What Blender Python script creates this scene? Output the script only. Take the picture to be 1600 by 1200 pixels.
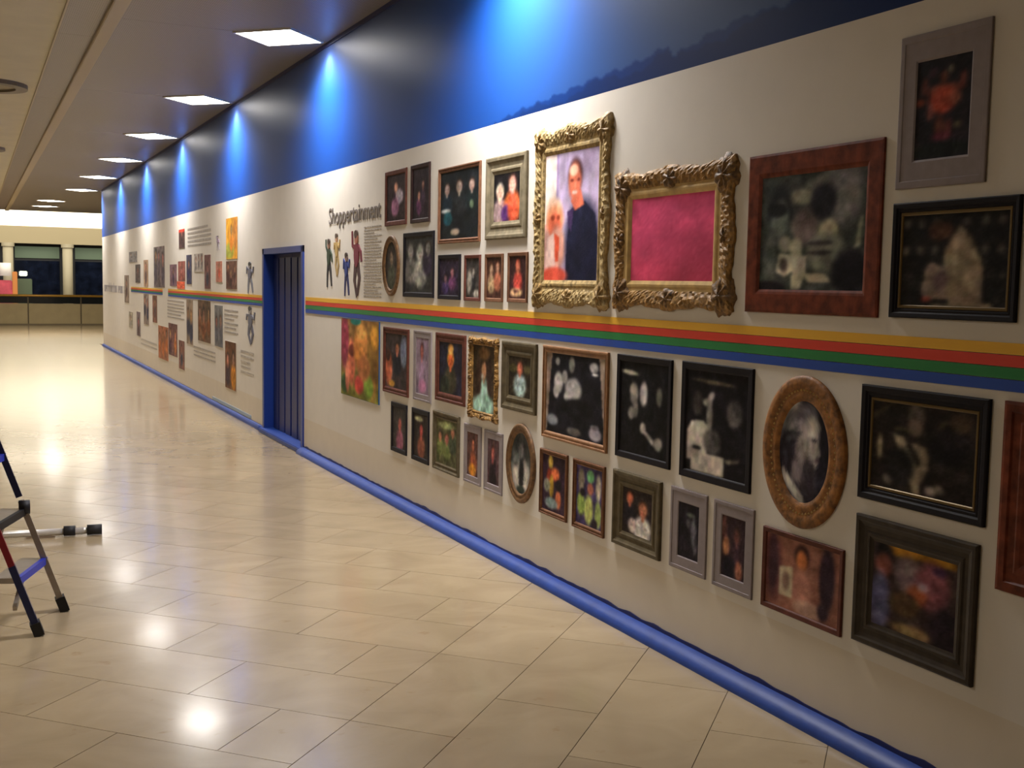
import bpy, bmesh, math, random
import numpy as np
from mathutils import Matrix, Vector, noise

for o in list(bpy.data.objects): bpy.data.objects.remove(o)
SC = bpy.context.scene
COL = SC.collection
PI = math.pi

# ------------------------------------------------------------------ camera
cam_d = bpy.data.cameras.new('camera'); cam = bpy.data.objects.new('camera', cam_d); COL.objects.link(cam)
cam_d.sensor_width = 36; cam_d.lens = 1770/1600*36; cam_d.clip_end = 300; cam_d.clip_start = 0.05
Rm = ((0.90302447, -0.02126576, 0.42906243), (-0.42921474, -0.08635089, 0.8990652), (0.01793062, -0.9960378, -0.08710455))
m = Matrix.Identity(4)
for i in range(3):
    m[i][0] = Rm[i][0]; m[i][1] = -Rm[i][1]; m[i][2] = -Rm[i][2]
m[2][3] = 1.65
cam.matrix_world = m
SC.camera = cam

# ------------------------------------------------------------------ world, lights, exposure
W = bpy.data.worlds.new('world'); SC.world = W; W.use_nodes = True
bg = W.node_tree.nodes['Background']; bg.inputs[0].default_value = (1.0, 0.92, 0.84, 1); bg.inputs[1].default_value = 0.03
SC.view_settings.view_transform = 'Standard'; SC.view_settings.look = 'None'
SC.view_settings.gamma = 1; SC.view_settings.use_curve_mapping = False
SC.view_settings.exposure = 0.0
LAMP_W = 52.0          # flood of every square downlight
WASH_W = 42.0          # the beam that grazes the wall
PANEL_E = 20.0          # brightness of the diffuser
CEIL = 3.73
WX = 2.86              # the wall plane
def area(loc, sx, sy, power, col, rot=(0, 0, 0), spread=PI):
    d = bpy.data.lights.new('area_light', 'AREA'); d.shape = 'RECTANGLE'; d.size = sx; d.size_y = sy
    d.energy = power; d.color = col; d.spread = spread
    o = bpy.data.objects.new('area_light', d); o.location = loc; o.rotation_euler = rot; COL.objects.link(o)
    return o
# unseen concourse ceiling lights left of frame; nearest is fill added for the wall
for yy, p in ((4.8, 60), (14, 22), (20, 50), (26, 80), (33, 110)):
    area((-2.6, yy, CEIL-0.06), 1.2, 1.2, p, (1.0, 0.92, 0.80))

# ------------------------------------------------------------------ helpers
def lin(c):
    return tuple((x/255/12.92 if x/255 <= 0.04045 else ((x/255+0.055)/1.055)**2.4) for x in c)
_m = {}
def mat(name, rgb, rough=0.6, metal=0.0, grain=0.0, scale=30, bump=0.0, stretch=(1, 1, 1), emit=0, spec=0.5, coat=0.0, coords='Object'):
    if name in _m: return _m[name]
    M = bpy.data.materials.new(name); M.use_nodes = True; nt = M.node_tree; b = nt.nodes['Principled BSDF']
    c = lin(rgb)
    b.inputs['Base Color'].default_value = (*c, 1); b.inputs['Roughness'].default_value = rough
    b.inputs['Metallic'].default_value = metal; b.inputs['Specular IOR Level'].default_value = spec
    b.inputs['Coat Weight'].default_value = coat
    if grain or bump:
        tc = nt.nodes.new('ShaderNodeTexCoord'); mp = nt.nodes.new('ShaderNodeMapping'); n = nt.nodes.new('ShaderNodeTexNoise')
        mp.inputs['Scale'].default_value = stretch; n.inputs['Scale'].default_value = scale; n.inputs['Detail'].default_value = 4
        nt.links.new(tc.outputs[coords], mp.inputs[0]); nt.links.new(mp.outputs[0], n.inputs['Vector'])
        if grain:
            r = nt.nodes.new('ShaderNodeValToRGB')
            r.color_ramp.elements[0].position = 0.3; r.color_ramp.elements[1].position = 0.7
            r.color_ramp.elements[0].color = (*[x*(1-grain) for x in c], 1); r.color_ramp.elements[1].color = (*[min(1, x*(1+grain)) for x in c], 1)
            nt.links.new(n.outputs['Fac'], r.inputs[0]); nt.links.new(r.outputs[0], b.inputs['Base Color'])
        if bump:
            bp = nt.nodes.new('ShaderNodeBump'); bp.inputs['Strength'].default_value = bump; bp.inputs['Distance'].default_value = 0.01
            nt.links.new(n.outputs['Fac'], bp.inputs['Height']); nt.links.new(bp.outputs[0], b.inputs['Normal'])
    if emit:
        b.inputs['Emission Color'].default_value = (*c, 1); b.inputs['Emission Strength'].default_value = emit
    _m[name] = M; return M
def vmat(name, rough=0.4, spec=0.5, emit=0):
    if name in _m: return _m[name]
    M = bpy.data.materials.new(name); M.use_nodes = True; nt = M.node_tree; b = nt.nodes['Principled BSDF']
    a = nt.nodes.new('ShaderNodeVertexColor'); a.layer_name = 'Col'
    nt.links.new(a.outputs[0], b.inputs['Base Color']); b.inputs['Roughness'].default_value = rough; b.inputs['Specular IOR Level'].default_value = spec
    if emit:
        nt.links.new(a.outputs[0], b.inputs['Emission Color']); b.inputs['Emission Strength'].default_value = emit
    _m[name] = M; return M
def link(name, me, parent=None, loc=None, rz=None):
    o = bpy.data.objects.new(name, me); COL.objects.link(o)
    if parent: o.parent = parent
    if loc is not None: o.location = loc
    if rz is not None: o.rotation_euler = (0, 0, rz)
    return o
def mesh(name, vs, fs, M, smooth=False):
    me = bpy.data.meshes.new(name); me.from_pydata(vs, [], fs); me.update()
    if M:
        for k in (M if isinstance(M, (list, tuple)) else [M]): me.materials.append(k)
    if smooth: me.polygons.foreach_set('use_smooth', [True]*len(me.polygons))
    return me
def tag(o, label=None, cat=None, group=None, kind=None):
    if label: o['label'] = label
    if cat: o['category'] = cat
    if group: o['group'] = group
    if kind: o['kind'] = kind
    return o
def empty(name, loc, rz=0):
    o = bpy.data.objects.new(name, None); o.empty_display_size = 0.1; COL.objects.link(o); o.location = loc; o.rotation_euler = (0, 0, rz); return o
class MB:
    def __init__(s): s.v = []; s.f = []
    def add(s, vs, fs):
        k = len(s.v); s.v += [tuple(v) for v in vs]; s.f += [tuple(i+k for i in f) for f in fs]; return s
    def box(s, a, b, bev=0.0):
        (x0, y0, z0), (x1, y1, z1) = a, b
        if bev <= 0:
            return s.add([(x0,y0,z0),(x1,y0,z0),(x1,y1,z0),(x0,y1,z0),(x0,y0,z1),(x1,y0,z1),(x1,y1,z1),(x0,y1,z1)],
                         [(0,3,2,1),(4,5,6,7),(0,1,5,4),(1,2,6,5),(2,3,7,6),(3,0,4,7)])
        bm = bmesh.new(); bmesh.ops.create_cube(bm, size=1)
        for v in bm.verts: v.co = Vector(((x0+x1)/2+v.co.x*(x1-x0), (y0+y1)/2+v.co.y*(y1-y0), (z0+z1)/2+v.co.z*(z1-z0)))
        bmesh.ops.bevel(bm, geom=bm.edges[:], offset=bev, segments=2, affect='EDGES')
        bm.verts.index_update(); r = s.add([v.co for v in bm.verts], [[v.index for v in f.verts] for f in bm.faces]); bm.free(); return r
    def bar(s, p, q, w, d, up=(0, 0, 1)):         # rectangular bar from p to q
        p = Vector(p); q = Vector(q); t = (q-p).normalized(); u = Vector(up)
        a = t.cross(u).normalized()*w/2; b = a.cross(t).normalized()*d/2
        vs = [c+i*a+j*b for c in (p, q) for i, j in ((-1,-1),(1,-1),(1,1),(-1,1))]
        return s.add(vs, [(0,1,2,3),(7,6,5,4),(0,4,5,1),(1,5,6,2),(2,6,7,3),(3,7,4,0)])
    def tube(s, p, q, r, n=14, r2=None):
        p = Vector(p); q = Vector(q); t = (q-p).normalized(); a = t.orthogonal().normalized(); b = t.cross(a); r2 = r if r2 is None else r2
        vs = [c+rr*(math.cos(2*PI*k/n)*a+math.sin(2*PI*k/n)*b) for c, rr in ((p, r), (q, r2)) for k in range(n)]
        fs = [(k, (k+1) % n, n+(k+1) % n, n+k) for k in range(n)]+[tuple(range(n))[::-1], tuple(range(n, 2*n))]
        return s.add(vs, fs)
    def ring(s, c, r0, r1, h0, h1, n=40):       # flat annulus, downwards body
        x, y, z = c; vs = []
        for r, h in ((r0, h0), (r0, h1), (r1, h1), (r1, h0)):
            vs += [(x+r*math.cos(2*PI*k/n), y+r*math.sin(2*PI*k/n), z+h) for k in range(n)]
        fs = []
        for j in range(4):
            for k in range(n): fs.append((j*n+k, j*n+(k+1) % n, ((j+1) % 4)*n+(k+1) % n, ((j+1) % 4)*n+k))
        return s.add(vs, fs)
    def build(s, name, M, parent=None, smooth=False, loc=None, rz=None):
        return link(name, mesh(name, s.v, s.f, M, smooth), parent, loc, rz)
def setcol(me, cols):
    ca = me.color_attributes.new('Col', 'FLOAT_COLOR', 'POINT')
    c = np.ones((len(me.vertices), 4), np.float32); c[:, :3] = cols
    ca.data.foreach_set('color', c.ravel())
def srgb2lin(c):
    c = np.clip(c/255., 0, 1); return np.where(c <= 0.04045, c/12.92, ((c+0.055)/1.055)**2.4)

# ------------------------------------------------------------------ painting photographs into colour grids
def paint(nu, nv, bgc, ops, seed=0, grain=10, asp=1.0, blot=None):
    if blot is None: blot = .1 if len(ops) < 2 else .5 if sum(bgc) < 330 else .3
    v, u = np.mgrid[0:nv, 0:nu]; u = u/(nu-1); v = v/(nv-1)
    C = np.zeros((nv, nu, 3))+np.array(bgc, float)
    for op in ops:
        k = op[0]
        if k == 'e':                                   # ellipse: cx cy rx ry colour [rot soft]
            _, cx, cy, rx, ry, col = op[:6]; rot = op[6] if len(op) > 6 else 0; so = op[7] if len(op) > 7 else 0.4
            du = (u-cx)*asp; dv = v-cy; ct, st = math.cos(rot), math.sin(rot)
            a = (du*ct+dv*st)/(rx*asp); b = (-du*st+dv*ct)/ry; d = np.sqrt(a*a+b*b)
            al = np.clip((1+so/2-d)/so, 0, 1)
        elif k == 'p':                                 # polygon: points colour
            _, pts, col = op[:3]; ins = np.zeros(u.shape, bool); n = len(pts)
            for i in range(n):
                x0, y0 = pts[i]; x1, y1 = pts[(i+1) % n]
                if y0 == y1: continue
                ins ^= ((y0 > v) != (y1 > v)) & (u < (x1-x0)*(v-y0)/(y1-y0)+x0)
            al = ins.astype(float)
        elif k == 'g':                                 # vertical blend: colour at the bottom
            col = op[1]; al = v**1.5
        C = C*(1-al[..., None])+np.array(col, float)*al[..., None]
    rs = np.random.RandomState(seed)
    for _ in range(2):
        Pd = np.pad(C, ((1, 1), (1, 1), (0, 0)), 'edge'); C = (Pd[:-2, 1:-1]+Pd[2:, 1:-1]+Pd[1:-1, :-2]+Pd[1:-1, 2:]+2*C)/6
    if blot:
        for q_, am in ((9, .30), (19, .26)):
            g0 = rs.rand(q_+2, q_+2, 3); g0 = g0.mean(2, keepdims=True)*1.3+g0*.12-.21; iu = u*(q_-.001); iv = v*(q_-.001); a = iu.astype(int); b = iv.astype(int); fu = (iu-a)[..., None]; fv = (iv-b)[..., None]
            fu = fu*fu*(3-2*fu); fv = fv*fv*(3-2*fv)
            N = g0[b, a]*(1-fu)*(1-fv)+g0[b, a+1]*fu*(1-fv)+g0[b+1, a]*(1-fu)*fv+g0[b+1, a+1]*fu*fv-.5
            C = C*(1+am*2.2*blot*N)+N*26*blot
    lo = rs.rand(7, 7)
    iu = u*5.999; iv = v*5.999; a = iu.astype(int); b = iv.astype(int); fu = iu-a; fv = iv-b
    L = lo[b, a]*(1-fu)*(1-fv)+lo[b, a+1]*fu*(1-fv)+lo[b+1, a]*(1-fu)*fv+lo[b+1, a+1]*fu*fv
    C = C*(0.85+0.3*L[..., None])+rs.randn(nv, nu, 1)*grain*0.35; C = np.clip(C, 0, 255)
    return np.clip(C, 0, 255)
def face(cx, cy, s, skin=(205, 150, 125), hair=(50, 35, 30), asp=1.0):     # a head in a photo: hair, face, eyes, mouth
    x = s/asp
    return [('e', cx, cy-s*0.25, x*1.05, s*1.15, hair), ('e', cx, cy, x*0.8, s, skin),
            ('e', cx-x*0.32, cy-s*0.12, x*0.14, s*0.09, tuple(k*0.5 for k in skin)), ('e', cx+x*0.32, cy-s*0.12, x*0.14, s*0.09, tuple(k*0.5 for k in skin)),
            ('e', cx, cy+s*0.45, x*0.3, s*0.1, (skin[0]*0.8, skin[1]*0.62, skin[2]*0.6))]
def person(cx, cy, s, shirt, skin=(205, 150, 125), hair=(50, 35, 30), asp=1.0, h=3.2):
    x = s/asp
    return [('e', cx, cy+s*(1.15+h/2), x*1.9, s*h*0.62, shirt), ('p', [(cx-x*0.3, cy+s*0.6), (cx+x*0.3, cy+s*0.6), (cx+x*0.3, cy+s*1.5), (cx-x*0.3, cy+s*1.5)], skin)]+face(cx, cy, s, skin, hair, asp)
GY = (190, 185, 172); DK = (24, 22, 28)
def crowd(seed, n, cols, bw=False, asp=1.0, s0=0.07, s1=0.1):
    r = random.Random(seed); ops = []
    for i in range(n):
        cx = (i+0.5)/n+r.uniform(-.04, .04); cy = r.uniform(.2, .42); s = r.uniform(s0, s1)
        if bw: k = r.randint(130, 200); sk = (k, k-3, k-12); hr = (35, 32, 34)
        else: sk = (r.randint(170, 215), r.randint(115, 150), r.randint(90, 120)); hr = r.choice([(40, 30, 28), (90, 60, 35), (25, 22, 25)])
        ops += person(cx, cy, s, r.choice(cols), sk, hr, asp)
    return ops

# ------------------------------------------------------------------ framed picture builder (local: x right, -y out of the wall, z up)
MP = vmat('printed photo', 0.55, .12)
DS = .55
def rect_loops(w, h, loops):
    """loops: (inset_x, inset_z, height out) from the outer edge inwards -> a mitred moulding"""
    vs = []; fs = []
    for ix, iz, t in loops:
        t = t*DS
        a = w/2-ix; b = h/2-iz
        vs += [(-a, -t, -b), (a, -t, -b), (a, -t, b), (-a, -t, b)]
    for k in range(len(loops)-1):
        for j in range(4):
            fs.append((k*4+j, k*4+(j+1) % 4, k*4+4+(j+1) % 4, k*4+4+j))
    return vs, fs
def picture_sheet(name, w, h, t, C, parent, x0=0, z0=0):
    nv, nu = C.shape[:2]
    xs = np.linspace(-w/2, w/2, nu)+x0; zs = np.linspace(h/2, -h/2, nv)+z0
    X, Z = np.meshgrid(xs, zs); V = np.stack([X, np.full_like(X, -t), Z], -1).reshape(-1, 3)
    idx = np.arange(nu*nv).reshape(nv, nu)
    F = np.stack([idx[1:, :-1], idx[1:, 1:], idx[:-1, 1:], idx[:-1, :-1]], -1).reshape(-1, 4)
    me = mesh(name, V.tolist(), F.tolist(), MP); setcol(me, srgb2lin(C.reshape(-1, 3)))
    return link(name, me, parent)
PROF = {   # fraction of rail width, height
    'flat':    [(0, 0), (0, .016), (.10, .020), (.80, .017), (.90, .013), (1, .006)],
    'step':    [(0, 0), (0, .020), (.10, .024), (.30, .024), (.36, .014), (.60, .014), (.68, .019), (.82, .017), (1, .006)],
    'scoop':   [(0, 0), (0, .024), (.07, .030), (.22, .030), (.30, .022), (.45, .013), (.62, .011), (.70, .018), (.80, .019), (.88, .012), (1, .006)],
    'mat':     [(0, 0), (0, .014), (.05, .016), (.25, .016), (.28, .012), (.92, .012), (1, .006)],
    'line':    [(0, 0), (0, .022), (.12, .026), (.45, .024), (.60, .014), (.70, .016), (.80, .016), (.84, .010), (1, .006)]}
def frame_root(name, y0, y1, zt, zb):
    return empty(name, (WX-.001, (y0+y1)/2, (zt+zb)/2), -PI/2), y0-y1, zt-zb
def res(w, h, k=115):
    return max(14, min(130, int(w*k*0.95))), max(20, min(170, int(h*k*1.4)))
def framed(box, rail, prof, M, bgc, ops, label, group, seed, railz=None, k=115, inner=None, name='picture_frame', cat='picture frame'):
    y0, y1, zt, zb = box; root, w, h = frame_root(name, y0, y1, zt, zb); railz = railz or rail
    lp = [(f*rail, f*railz, t) for f, t in PROF[prof]]
    vs, fs = rect_loops(w, h, lp)
    link('frame_moulding', mesh('frame_moulding', vs, fs, M), root)
    if inner: # thin contrasting slip inside the moulding
        wi, hi = w-2*rail, h-2*railz; v2, f2 = rect_loops(wi, hi, [(-.003, -.003, .006), (-.001, -.001, .011), (.006, .006, .011), (.009, .009, .006)])
        link('inner_slip', mesh('inner_slip', v2, f2, inner), root)
    pw, ph = w-2*rail+.004, h-2*railz+.004
    nu, nv = res(pw, ph, k)
    picture_sheet('photo', pw, ph, .0032, paint(nu, nv, bgc, ops, seed, asp=pw/ph), root)
    tag(root, label, cat, group); return root
def ell_loops(w, h, loops, n=72):
    vs = []; fs = []
    for ins, t in loops: vs += [((w/2-ins)*math.cos(2*PI*k/n), -t, (h/2-ins)*math.sin(2*PI*k/n)) for k in range(n)]
    for j in range(len(loops)-1):
        for k in range(n): fs.append((j*n+k, j*n+(k+1) % n, (j+1)*n+(k+1) % n, (j+1)*n+k))
    return vs, fs
def oval(box, rail, M, bgc, ops, label, group, seed, beads=0, M2=None, k=115):
    y0, y1, zt, zb = box; root, w, h = frame_root('oval_picture_frame', y0, y1, zt, zb)
    lp = [(q0, q1*.6) for q0, q1 in [(0, 0), (0, .018), (rail*.12, .026), (rail*.35, .030), (rail*.5, .020), (rail*.62, .018), (rail*.75, .024), (rail*.88, .020), (rail, .006)]]
    vs, fs = ell_loops(w, h, lp); link('frame_moulding', mesh('frame_moulding', vs, fs, M, True), root)
    if beads:
        b = MB(); rr = rail*.07
        for i in range(beads):
            a = 2*PI*i/beads; cx, cz = (w/2-rail*.56)*math.cos(a), (h/2-rail*.56)*math.sin(a)
            b.add([(cx, -.017, cz), (cx-rr, -.011, cz), (cx, -.011, cz+rr), (cx+rr, -.011, cz), (cx, -.011, cz-rr)], [(0, 1, 4), (0, 2, 1), (0, 3, 2), (0, 4, 3)])
        b.build('bead_border', M2 or M, root)
    pw, ph = w-2*rail+.01, h-2*rail+.01
    nu, nv = res(pw, ph, k); C = paint(nu, nv, bgc, ops, seed, asp=pw/ph)
    # disc mesh, colours looked up on the painted grid
    R, N = 26, 64; vs = [(0, -.0035, 0)]; 
    for r in range(1, R+1): vs += [(pw/2*r/R*math.cos(2*PI*q/N), -.0035, ph/2*r/R*math.sin(2*PI*q/N)) for q in range(N)]
    fs = [(0, 1+q, 1+(q+1) % N) for q in range(N)]
    for r in range(R-1):
        for q in range(N): a = 1+r*N+q; b_ = 1+r*N+(q+1) % N; fs.append((a, a+N, b_+N, b_))
    me = mesh('photo', vs, fs, MP); V = np.array(vs)
    ui = np.clip(((V[:, 0]/pw+.5)*(nu-1)).round().astype(int), 0, nu-1); vi = np.clip(((.5-V[:, 2]/ph)*(nv-1)).round().astype(int), 0, nv-1)
    setcol(me, srgb2lin(C[vi, ui])); link('photo', me, root)
    tag(root, label, 'picture frame', group); return root
def rosette(r, petals, hgt, M, name, parent, x, z, sq=1.0, seed=0):
    n = 48; rn = 9; vs = [(x, -(hgt+.02)*.6, z)]; fs = []
    for j in range(1, rn+1):
        q = j/rn
        for k in range(n):
            a = 2*PI*k/n; rad = r*q*(1+.07*q*math.cos(petals*a+seed)+.04*q*math.cos(2*petals*a+1))
            t = hgt*(1-q**2)*(0.75+.35*math.cos(petals*a+seed)*math.sin(q*PI))+.012*(math.sin(q*9+seed)*.5+.5)*(1-q)+.02*(1-q**4)
            vs.append((x+rad*math.cos(a)*sq, -max(t*.6, 0.0), z+rad*math.sin(a)))
    fs += [(0, 1+k, 1+(k+1) % n) for k in range(n)]
    for j in range(rn-1):
        for k in range(n): a = 1+j*n+k; b = 1+j*n+(k+1) % n; fs.append((a, a+n, b+n, b))
    return link(name, mesh(name, vs, fs, M, True), parent)
def ornate(box, rail, M, M2, bgc, ops, label, group, seed, top=None, k=115, wave=.014, corner=.075, Mslip=None, cname='corner_ornament'):
    """carved baroque frame: wavy outline, relief all round, shells at corners and centres"""
    y0, y1, zt, zb = box; root, w, h = frame_root('ornate_picture_frame', y0, y1, zt, zb); rt = top or rail
    NS = 46; T = [0, .0001, .1, .2, .32, .44, .55, .62, .7, .78, .86, .93, 1]
    PH = [0, .022, .036, .040, .038, .032, .024, .018, .016, .022, .022, .014, .006]
    sides = [((-1, -1), (1, -1)), ((1, -1), (1, 1)), ((1, 1), (-1, 1)), ((-1, 1), (-1, -1))]
    vs = []; fs = []
    per = []
    for si, (a, b) in enumerate(sides):
        for i in range(NS):
            f = i/NS; per.append((a[0]+(b[0]-a[0])*f, a[1]+(b[1]-a[1])*f, si, f))
    n = len(per)
    for ti, (t, hh) in enumerate(zip(T, PH)):
        for (px, pz, si, f) in per:
            ww = wave*(1-t)**1.5*(math.cos(4*PI*f)*.9+.35*math.cos(12*PI*f)+.2*math.cos(26*PI*f))
            rx = rail*t; rz = rt*t
            x = px*(w/2-rx); z = pz*(h/2-rz)
            if si == 0: z -= ww
            elif si == 2: z += ww
            elif si == 1: x += ww
            else: x -= ww
            rel = 0
            if 1 < ti < 7:
                q = Vector((x*38+seed, z*38, ti*.7)); rel = .011*noise.noise(q)+.006*math.sin(f*2*PI*17+ti*1.3)
            vs.append((x, -max(0, (hh+rel)*.55), z))
    for j in range(len(T)-1):
        for k_ in range(n): fs.append((j*n+k_, j*n+(k_+1) % n, (j+1)*n+(k_+1) % n, (j+1)*n+k_))
    me = mesh('frame_moulding', vs, fs, [M, Mslip or M])
    me.polygons.foreach_set('material_index', [0 if (i//n) < 7 else 1 for i in range(len(fs))])
    link('frame_moulding', me, root)
    for i, (sx, sz) in enumerate(((-1, -1), (1, -1), (1, 1), (-1, 1))):
        rosette(corner, 7, .030, M2, cname, root, sx*(w/2-corner*.72), sz*(h/2-corner*.72), 1, i)
    for sx, sz in ((0, 1), (0, -1), (1, 0), (-1, 0)):
        rosette(corner*.62, 6, .024, M2, 'centre_ornament', root, sx*(w/2-rail*.36), sz*(h/2-rt*.36), 1.5 if sx == 0 else .8, 2)
    pw, ph = w-2*rail+.006, h-2*rt+.006; nu, nv = res(pw, ph, k)
    picture_sheet('photo', pw, ph, .0032, paint(nu, nv, bgc, ops, seed, asp=pw/ph), root)
    tag(root, label, 'picture frame', group); return root
def poster(box, bgc, ops, label, group, seed, name='poster', k=100, edge=None, cat='poster', t=.004):
    y0, y1, zt, zb = box; root, w, h = frame_root(name, y0, y1, zt, zb)
    b = MB().box((-w/2, -t, -h/2), (w/2, 0, h/2)); b.build('backing_sheet', edge or mat('poster backing', (215, 205, 190)), root)
    nu, nv = res(w, h, k); picture_sheet('print', w-.004, h-.004, t+.001, paint(nu, nv, bgc, ops, seed, asp=w/h), root)
    tag(root, label, cat, group); return root

# ------------------------------------------------------------------ materials
m_white = mat('wall print white', (222, 216, 206), 0.6, grain=.02, scale=6, spec=.15)
m_tan = mat('wall lower tan', (217, 207, 190), 0.6, grain=.02, scale=6, spec=.15)
m_band = vmat('wall upper blue', 0.45, 0.12)
m_floor = mat('marble tile', (206, 188, 156), 0.22, spec=.6, coat=.35)
m_floor.node_tree.nodes['Principled BSDF'].inputs['Coat Roughness'].default_value = .10
m_grout = mat('grout', (112, 96, 78), 0.9)
m_ceil = mat('perforated metal ceiling', (170, 160, 144), 0.42, metal=.1)
m_cream = mat('cream ceiling board', (214, 208, 184), 0.8, grain=.04, scale=3)
m_beam = mat('ceiling trim beige', (190, 178, 152), 0.6)
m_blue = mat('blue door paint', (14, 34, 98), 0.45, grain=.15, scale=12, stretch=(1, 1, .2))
m_blue2 = mat('blue skirting', (22, 62, 146), 0.5, grain=.12, scale=14, bump=.15)
m_blue3 = mat('dark blue tape', (16, 30, 92), 0.5)
# marble look of the tiles
nt = m_floor.node_tree; b = nt.nodes['Principled BSDF']; g = nt.nodes.new('ShaderNodeNewGeometry'); oi = nt.nodes.new('ShaderNodeObjectInfo')
n1 = nt.nodes.new('ShaderNodeTexNoise'); n1.inputs['Scale'].default_value = 2.2; n1.inputs['Detail'].default_value = 8; n1.inputs['Distortion'].default_value = 1.2
n2 = nt.nodes.new('ShaderNodeTexNoise'); n2.inputs['Scale'].default_value = 9; n2.inputs['Detail'].default_value = 4
mp = nt.nodes.new('ShaderNodeMapping'); mp.inputs['Rotation'].default_value = (0, 0, .785); mp.inputs['Scale'].default_value = (1, 1.3, 1)
nt.links.new(g.outputs['Position'], mp.inputs[0]); nt.links.new(mp.outputs[0], n1.inputs['Vector']); nt.links.new(mp.outputs[0], n2.inputs['Vector'])
r1 = nt.nodes.new('ShaderNodeValToRGB'); r1.color_ramp.elements[0].position = .3; r1.color_ramp.elements[0].color = (*lin((166, 147, 117)), 1)
r1.color_ramp.elements[1].position = .68; r1.color_ramp.elements[1].color = (*lin((182, 163, 132)), 1)
r2 = nt.nodes.new('ShaderNodeValToRGB'); r2.color_ramp.elements[0].position = .66; r2.color_ramp.elements[0].color = (1, 1, 1, 1)
r2.color_ramp.elements[1].position = .78; r2.color_ramp.elements[1].color = (.86, .78, .68, 1)
mx = nt.nodes.new('ShaderNodeMix'); mx.data_type = 'RGBA'; mx.blend_type = 'MULTIPLY'; mx.inputs[0].default_value = 1
mr = nt.nodes.new('ShaderNodeMapRange'); mr.inputs[3].default_value = .93; mr.inputs[4].default_value = 1.05
mx2 = nt.nodes.new('ShaderNodeMix'); mx2.data_type = 'RGBA'; mx2.blend_type = 'MULTIPLY'; mx2.inputs[0].default_value = 1
nt.links.new(n1.outputs['Fac'], r1.inputs[0]); nt.links.new(n2.outputs['Fac'], r2.inputs[0])
nt.links.new(r1.outputs[0], mx.inputs[6]); nt.links.new(r2.outputs[0], mx.inputs[7])
nt.links.new(oi.outputs['Random'], mr.inputs[0]); nt.links.new(mx.outputs[2], mx2.inputs[6]); nt.links.new(mr.outputs[0], mx2.inputs[7])
nt.links.new(mx2.outputs[2], b.inputs['Base Color'])
# fine perforation of the metal ceiling
nt = m_ceil.node_tree; b = nt.nodes['Principled BSDF']; tc = nt.nodes.new('ShaderNodeNewGeometry'); vo = nt.nodes.new('ShaderNodeTexVoronoi'); vo.inputs['Scale'].default_value = 45
vo.inputs['Randomness'].default_value = 0; mq = nt.nodes.new('ShaderNodeMapping'); mq.inputs['Rotation'].default_value = (0, 0, .785); nt.links.new(tc.outputs['Position'], mq.inputs[0]); rr = nt.nodes.new('ShaderNodeValToRGB'); rr.color_ramp.elements[0].position = .25; rr.color_ramp.elements[0].color = (*lin((90, 84, 78)), 1)
rr.color_ramp.elements[1].position = .36; rr.color_ramp.elements[1].color = (*lin((150, 142, 132)), 1)
nt.links.new(mq.outputs[0], vo.inputs['Vector']); nt.links.new(vo.outputs['Distance'], rr.inputs[0]); nt.links.new(rr.outputs[0], b.inputs['Base Color'])

# ------------------------------------------------------------------ floor: diagonal marble tiles as parts
XL, XR, YN, YF = -6.0, 9.0, -1.5, 42.0
floor = MB().box((XL, YN, -.12), (XR, YF, -.003)).build('floor', m_grout); tag(floor, kind='structure')
S2 = math.sqrt(2); PT = 0.4235; G = .0016
def clip(poly, ax, lim, sgn):
    out = []
    for i in range(len(poly)):
        a, c = poly[i], poly[(i+1) % len(poly)]; da, dc = sgn*(a[ax]-lim), sgn*(c[ax]-lim)
        if da <= 0: out.append(a)
        if (da < 0 < dc) or (dc < 0 < da):
            f = da/(da-dc); out.append((a[0]+(c[0]-a[0])*f, a[1]+(c[1]-a[1])*f))
    return out
tiles = []
def tile(s0, s1, t0, t1):       # s=(x+y)/sqrt2, t=(x-y)/sqrt2
    p = [((s+t)/S2, (s-t)/S2) for s, t in ((s0+G, t0+G), (s0+G, t1-G), (s1-G, t1-G), (s1-G, t0+G))]
    for ax, lim, sg in ((0, WX-.01, 1), (0, XL, -1), (1, YN, -1), (1, YF, 1)):
        if ax == 0 and sg == 1: lim = WX-.01 if min(q[1] for q in p) < 29.3 else XR
        p = clip(p, ax, lim, sg)
        if len(p) < 3: return
    ar = abs(sum(p[i][0]*p[(i+1) % len(p)][1]-p[(i+1) % len(p)][0]*p[i][1] for i in range(len(p))))/2
    if ar > .002: tiles.append(p)
for i in range(-14, 92):
    s0 = 3.296+(i)*PT-0.0
    off = -2.242 if i % 2 == 0 else -2.242+PT
    # left field: rows run across, running bond, for t < -1.94
    base = -2.242 if (i % 2 == 0) else -2.666
    edges = [-1.94]+[base-2*PT*k for k in range(0, 50)]
    for a, c in zip(edges[1:], edges[:-1]):
        if c-a > .02: tile(s0, s0+PT, a, c)
for j in range(0, 12):
    t0 = -1.94+j*.4285; ph = 3.717 if j % 2 == 0 else 4.140
    for k in range(-12, 40): tile(ph+2*PT*k, ph+2*PT*(k+1), t0, t0+.4285)
def vis(p):
    cx = sum(q[0] for q in p)/len(p); cy = sum(q[1] for q in p)/len(p)
    c = [Rm[0][i]*cx+Rm[1][i]*cy+Rm[2][i]*-1.65 for i in range(3)]
    if c[2] < .3: return 99+cy*0+abs(cx)
    px = 800+1770*c[0]/c[2]; py = 600+1770*c[1]/c[2]
    return c[2] if (-90 < px < 1700 and py < 1330) else 60+c[2]
tiles.sort(key=vis)
st = MB()
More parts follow.
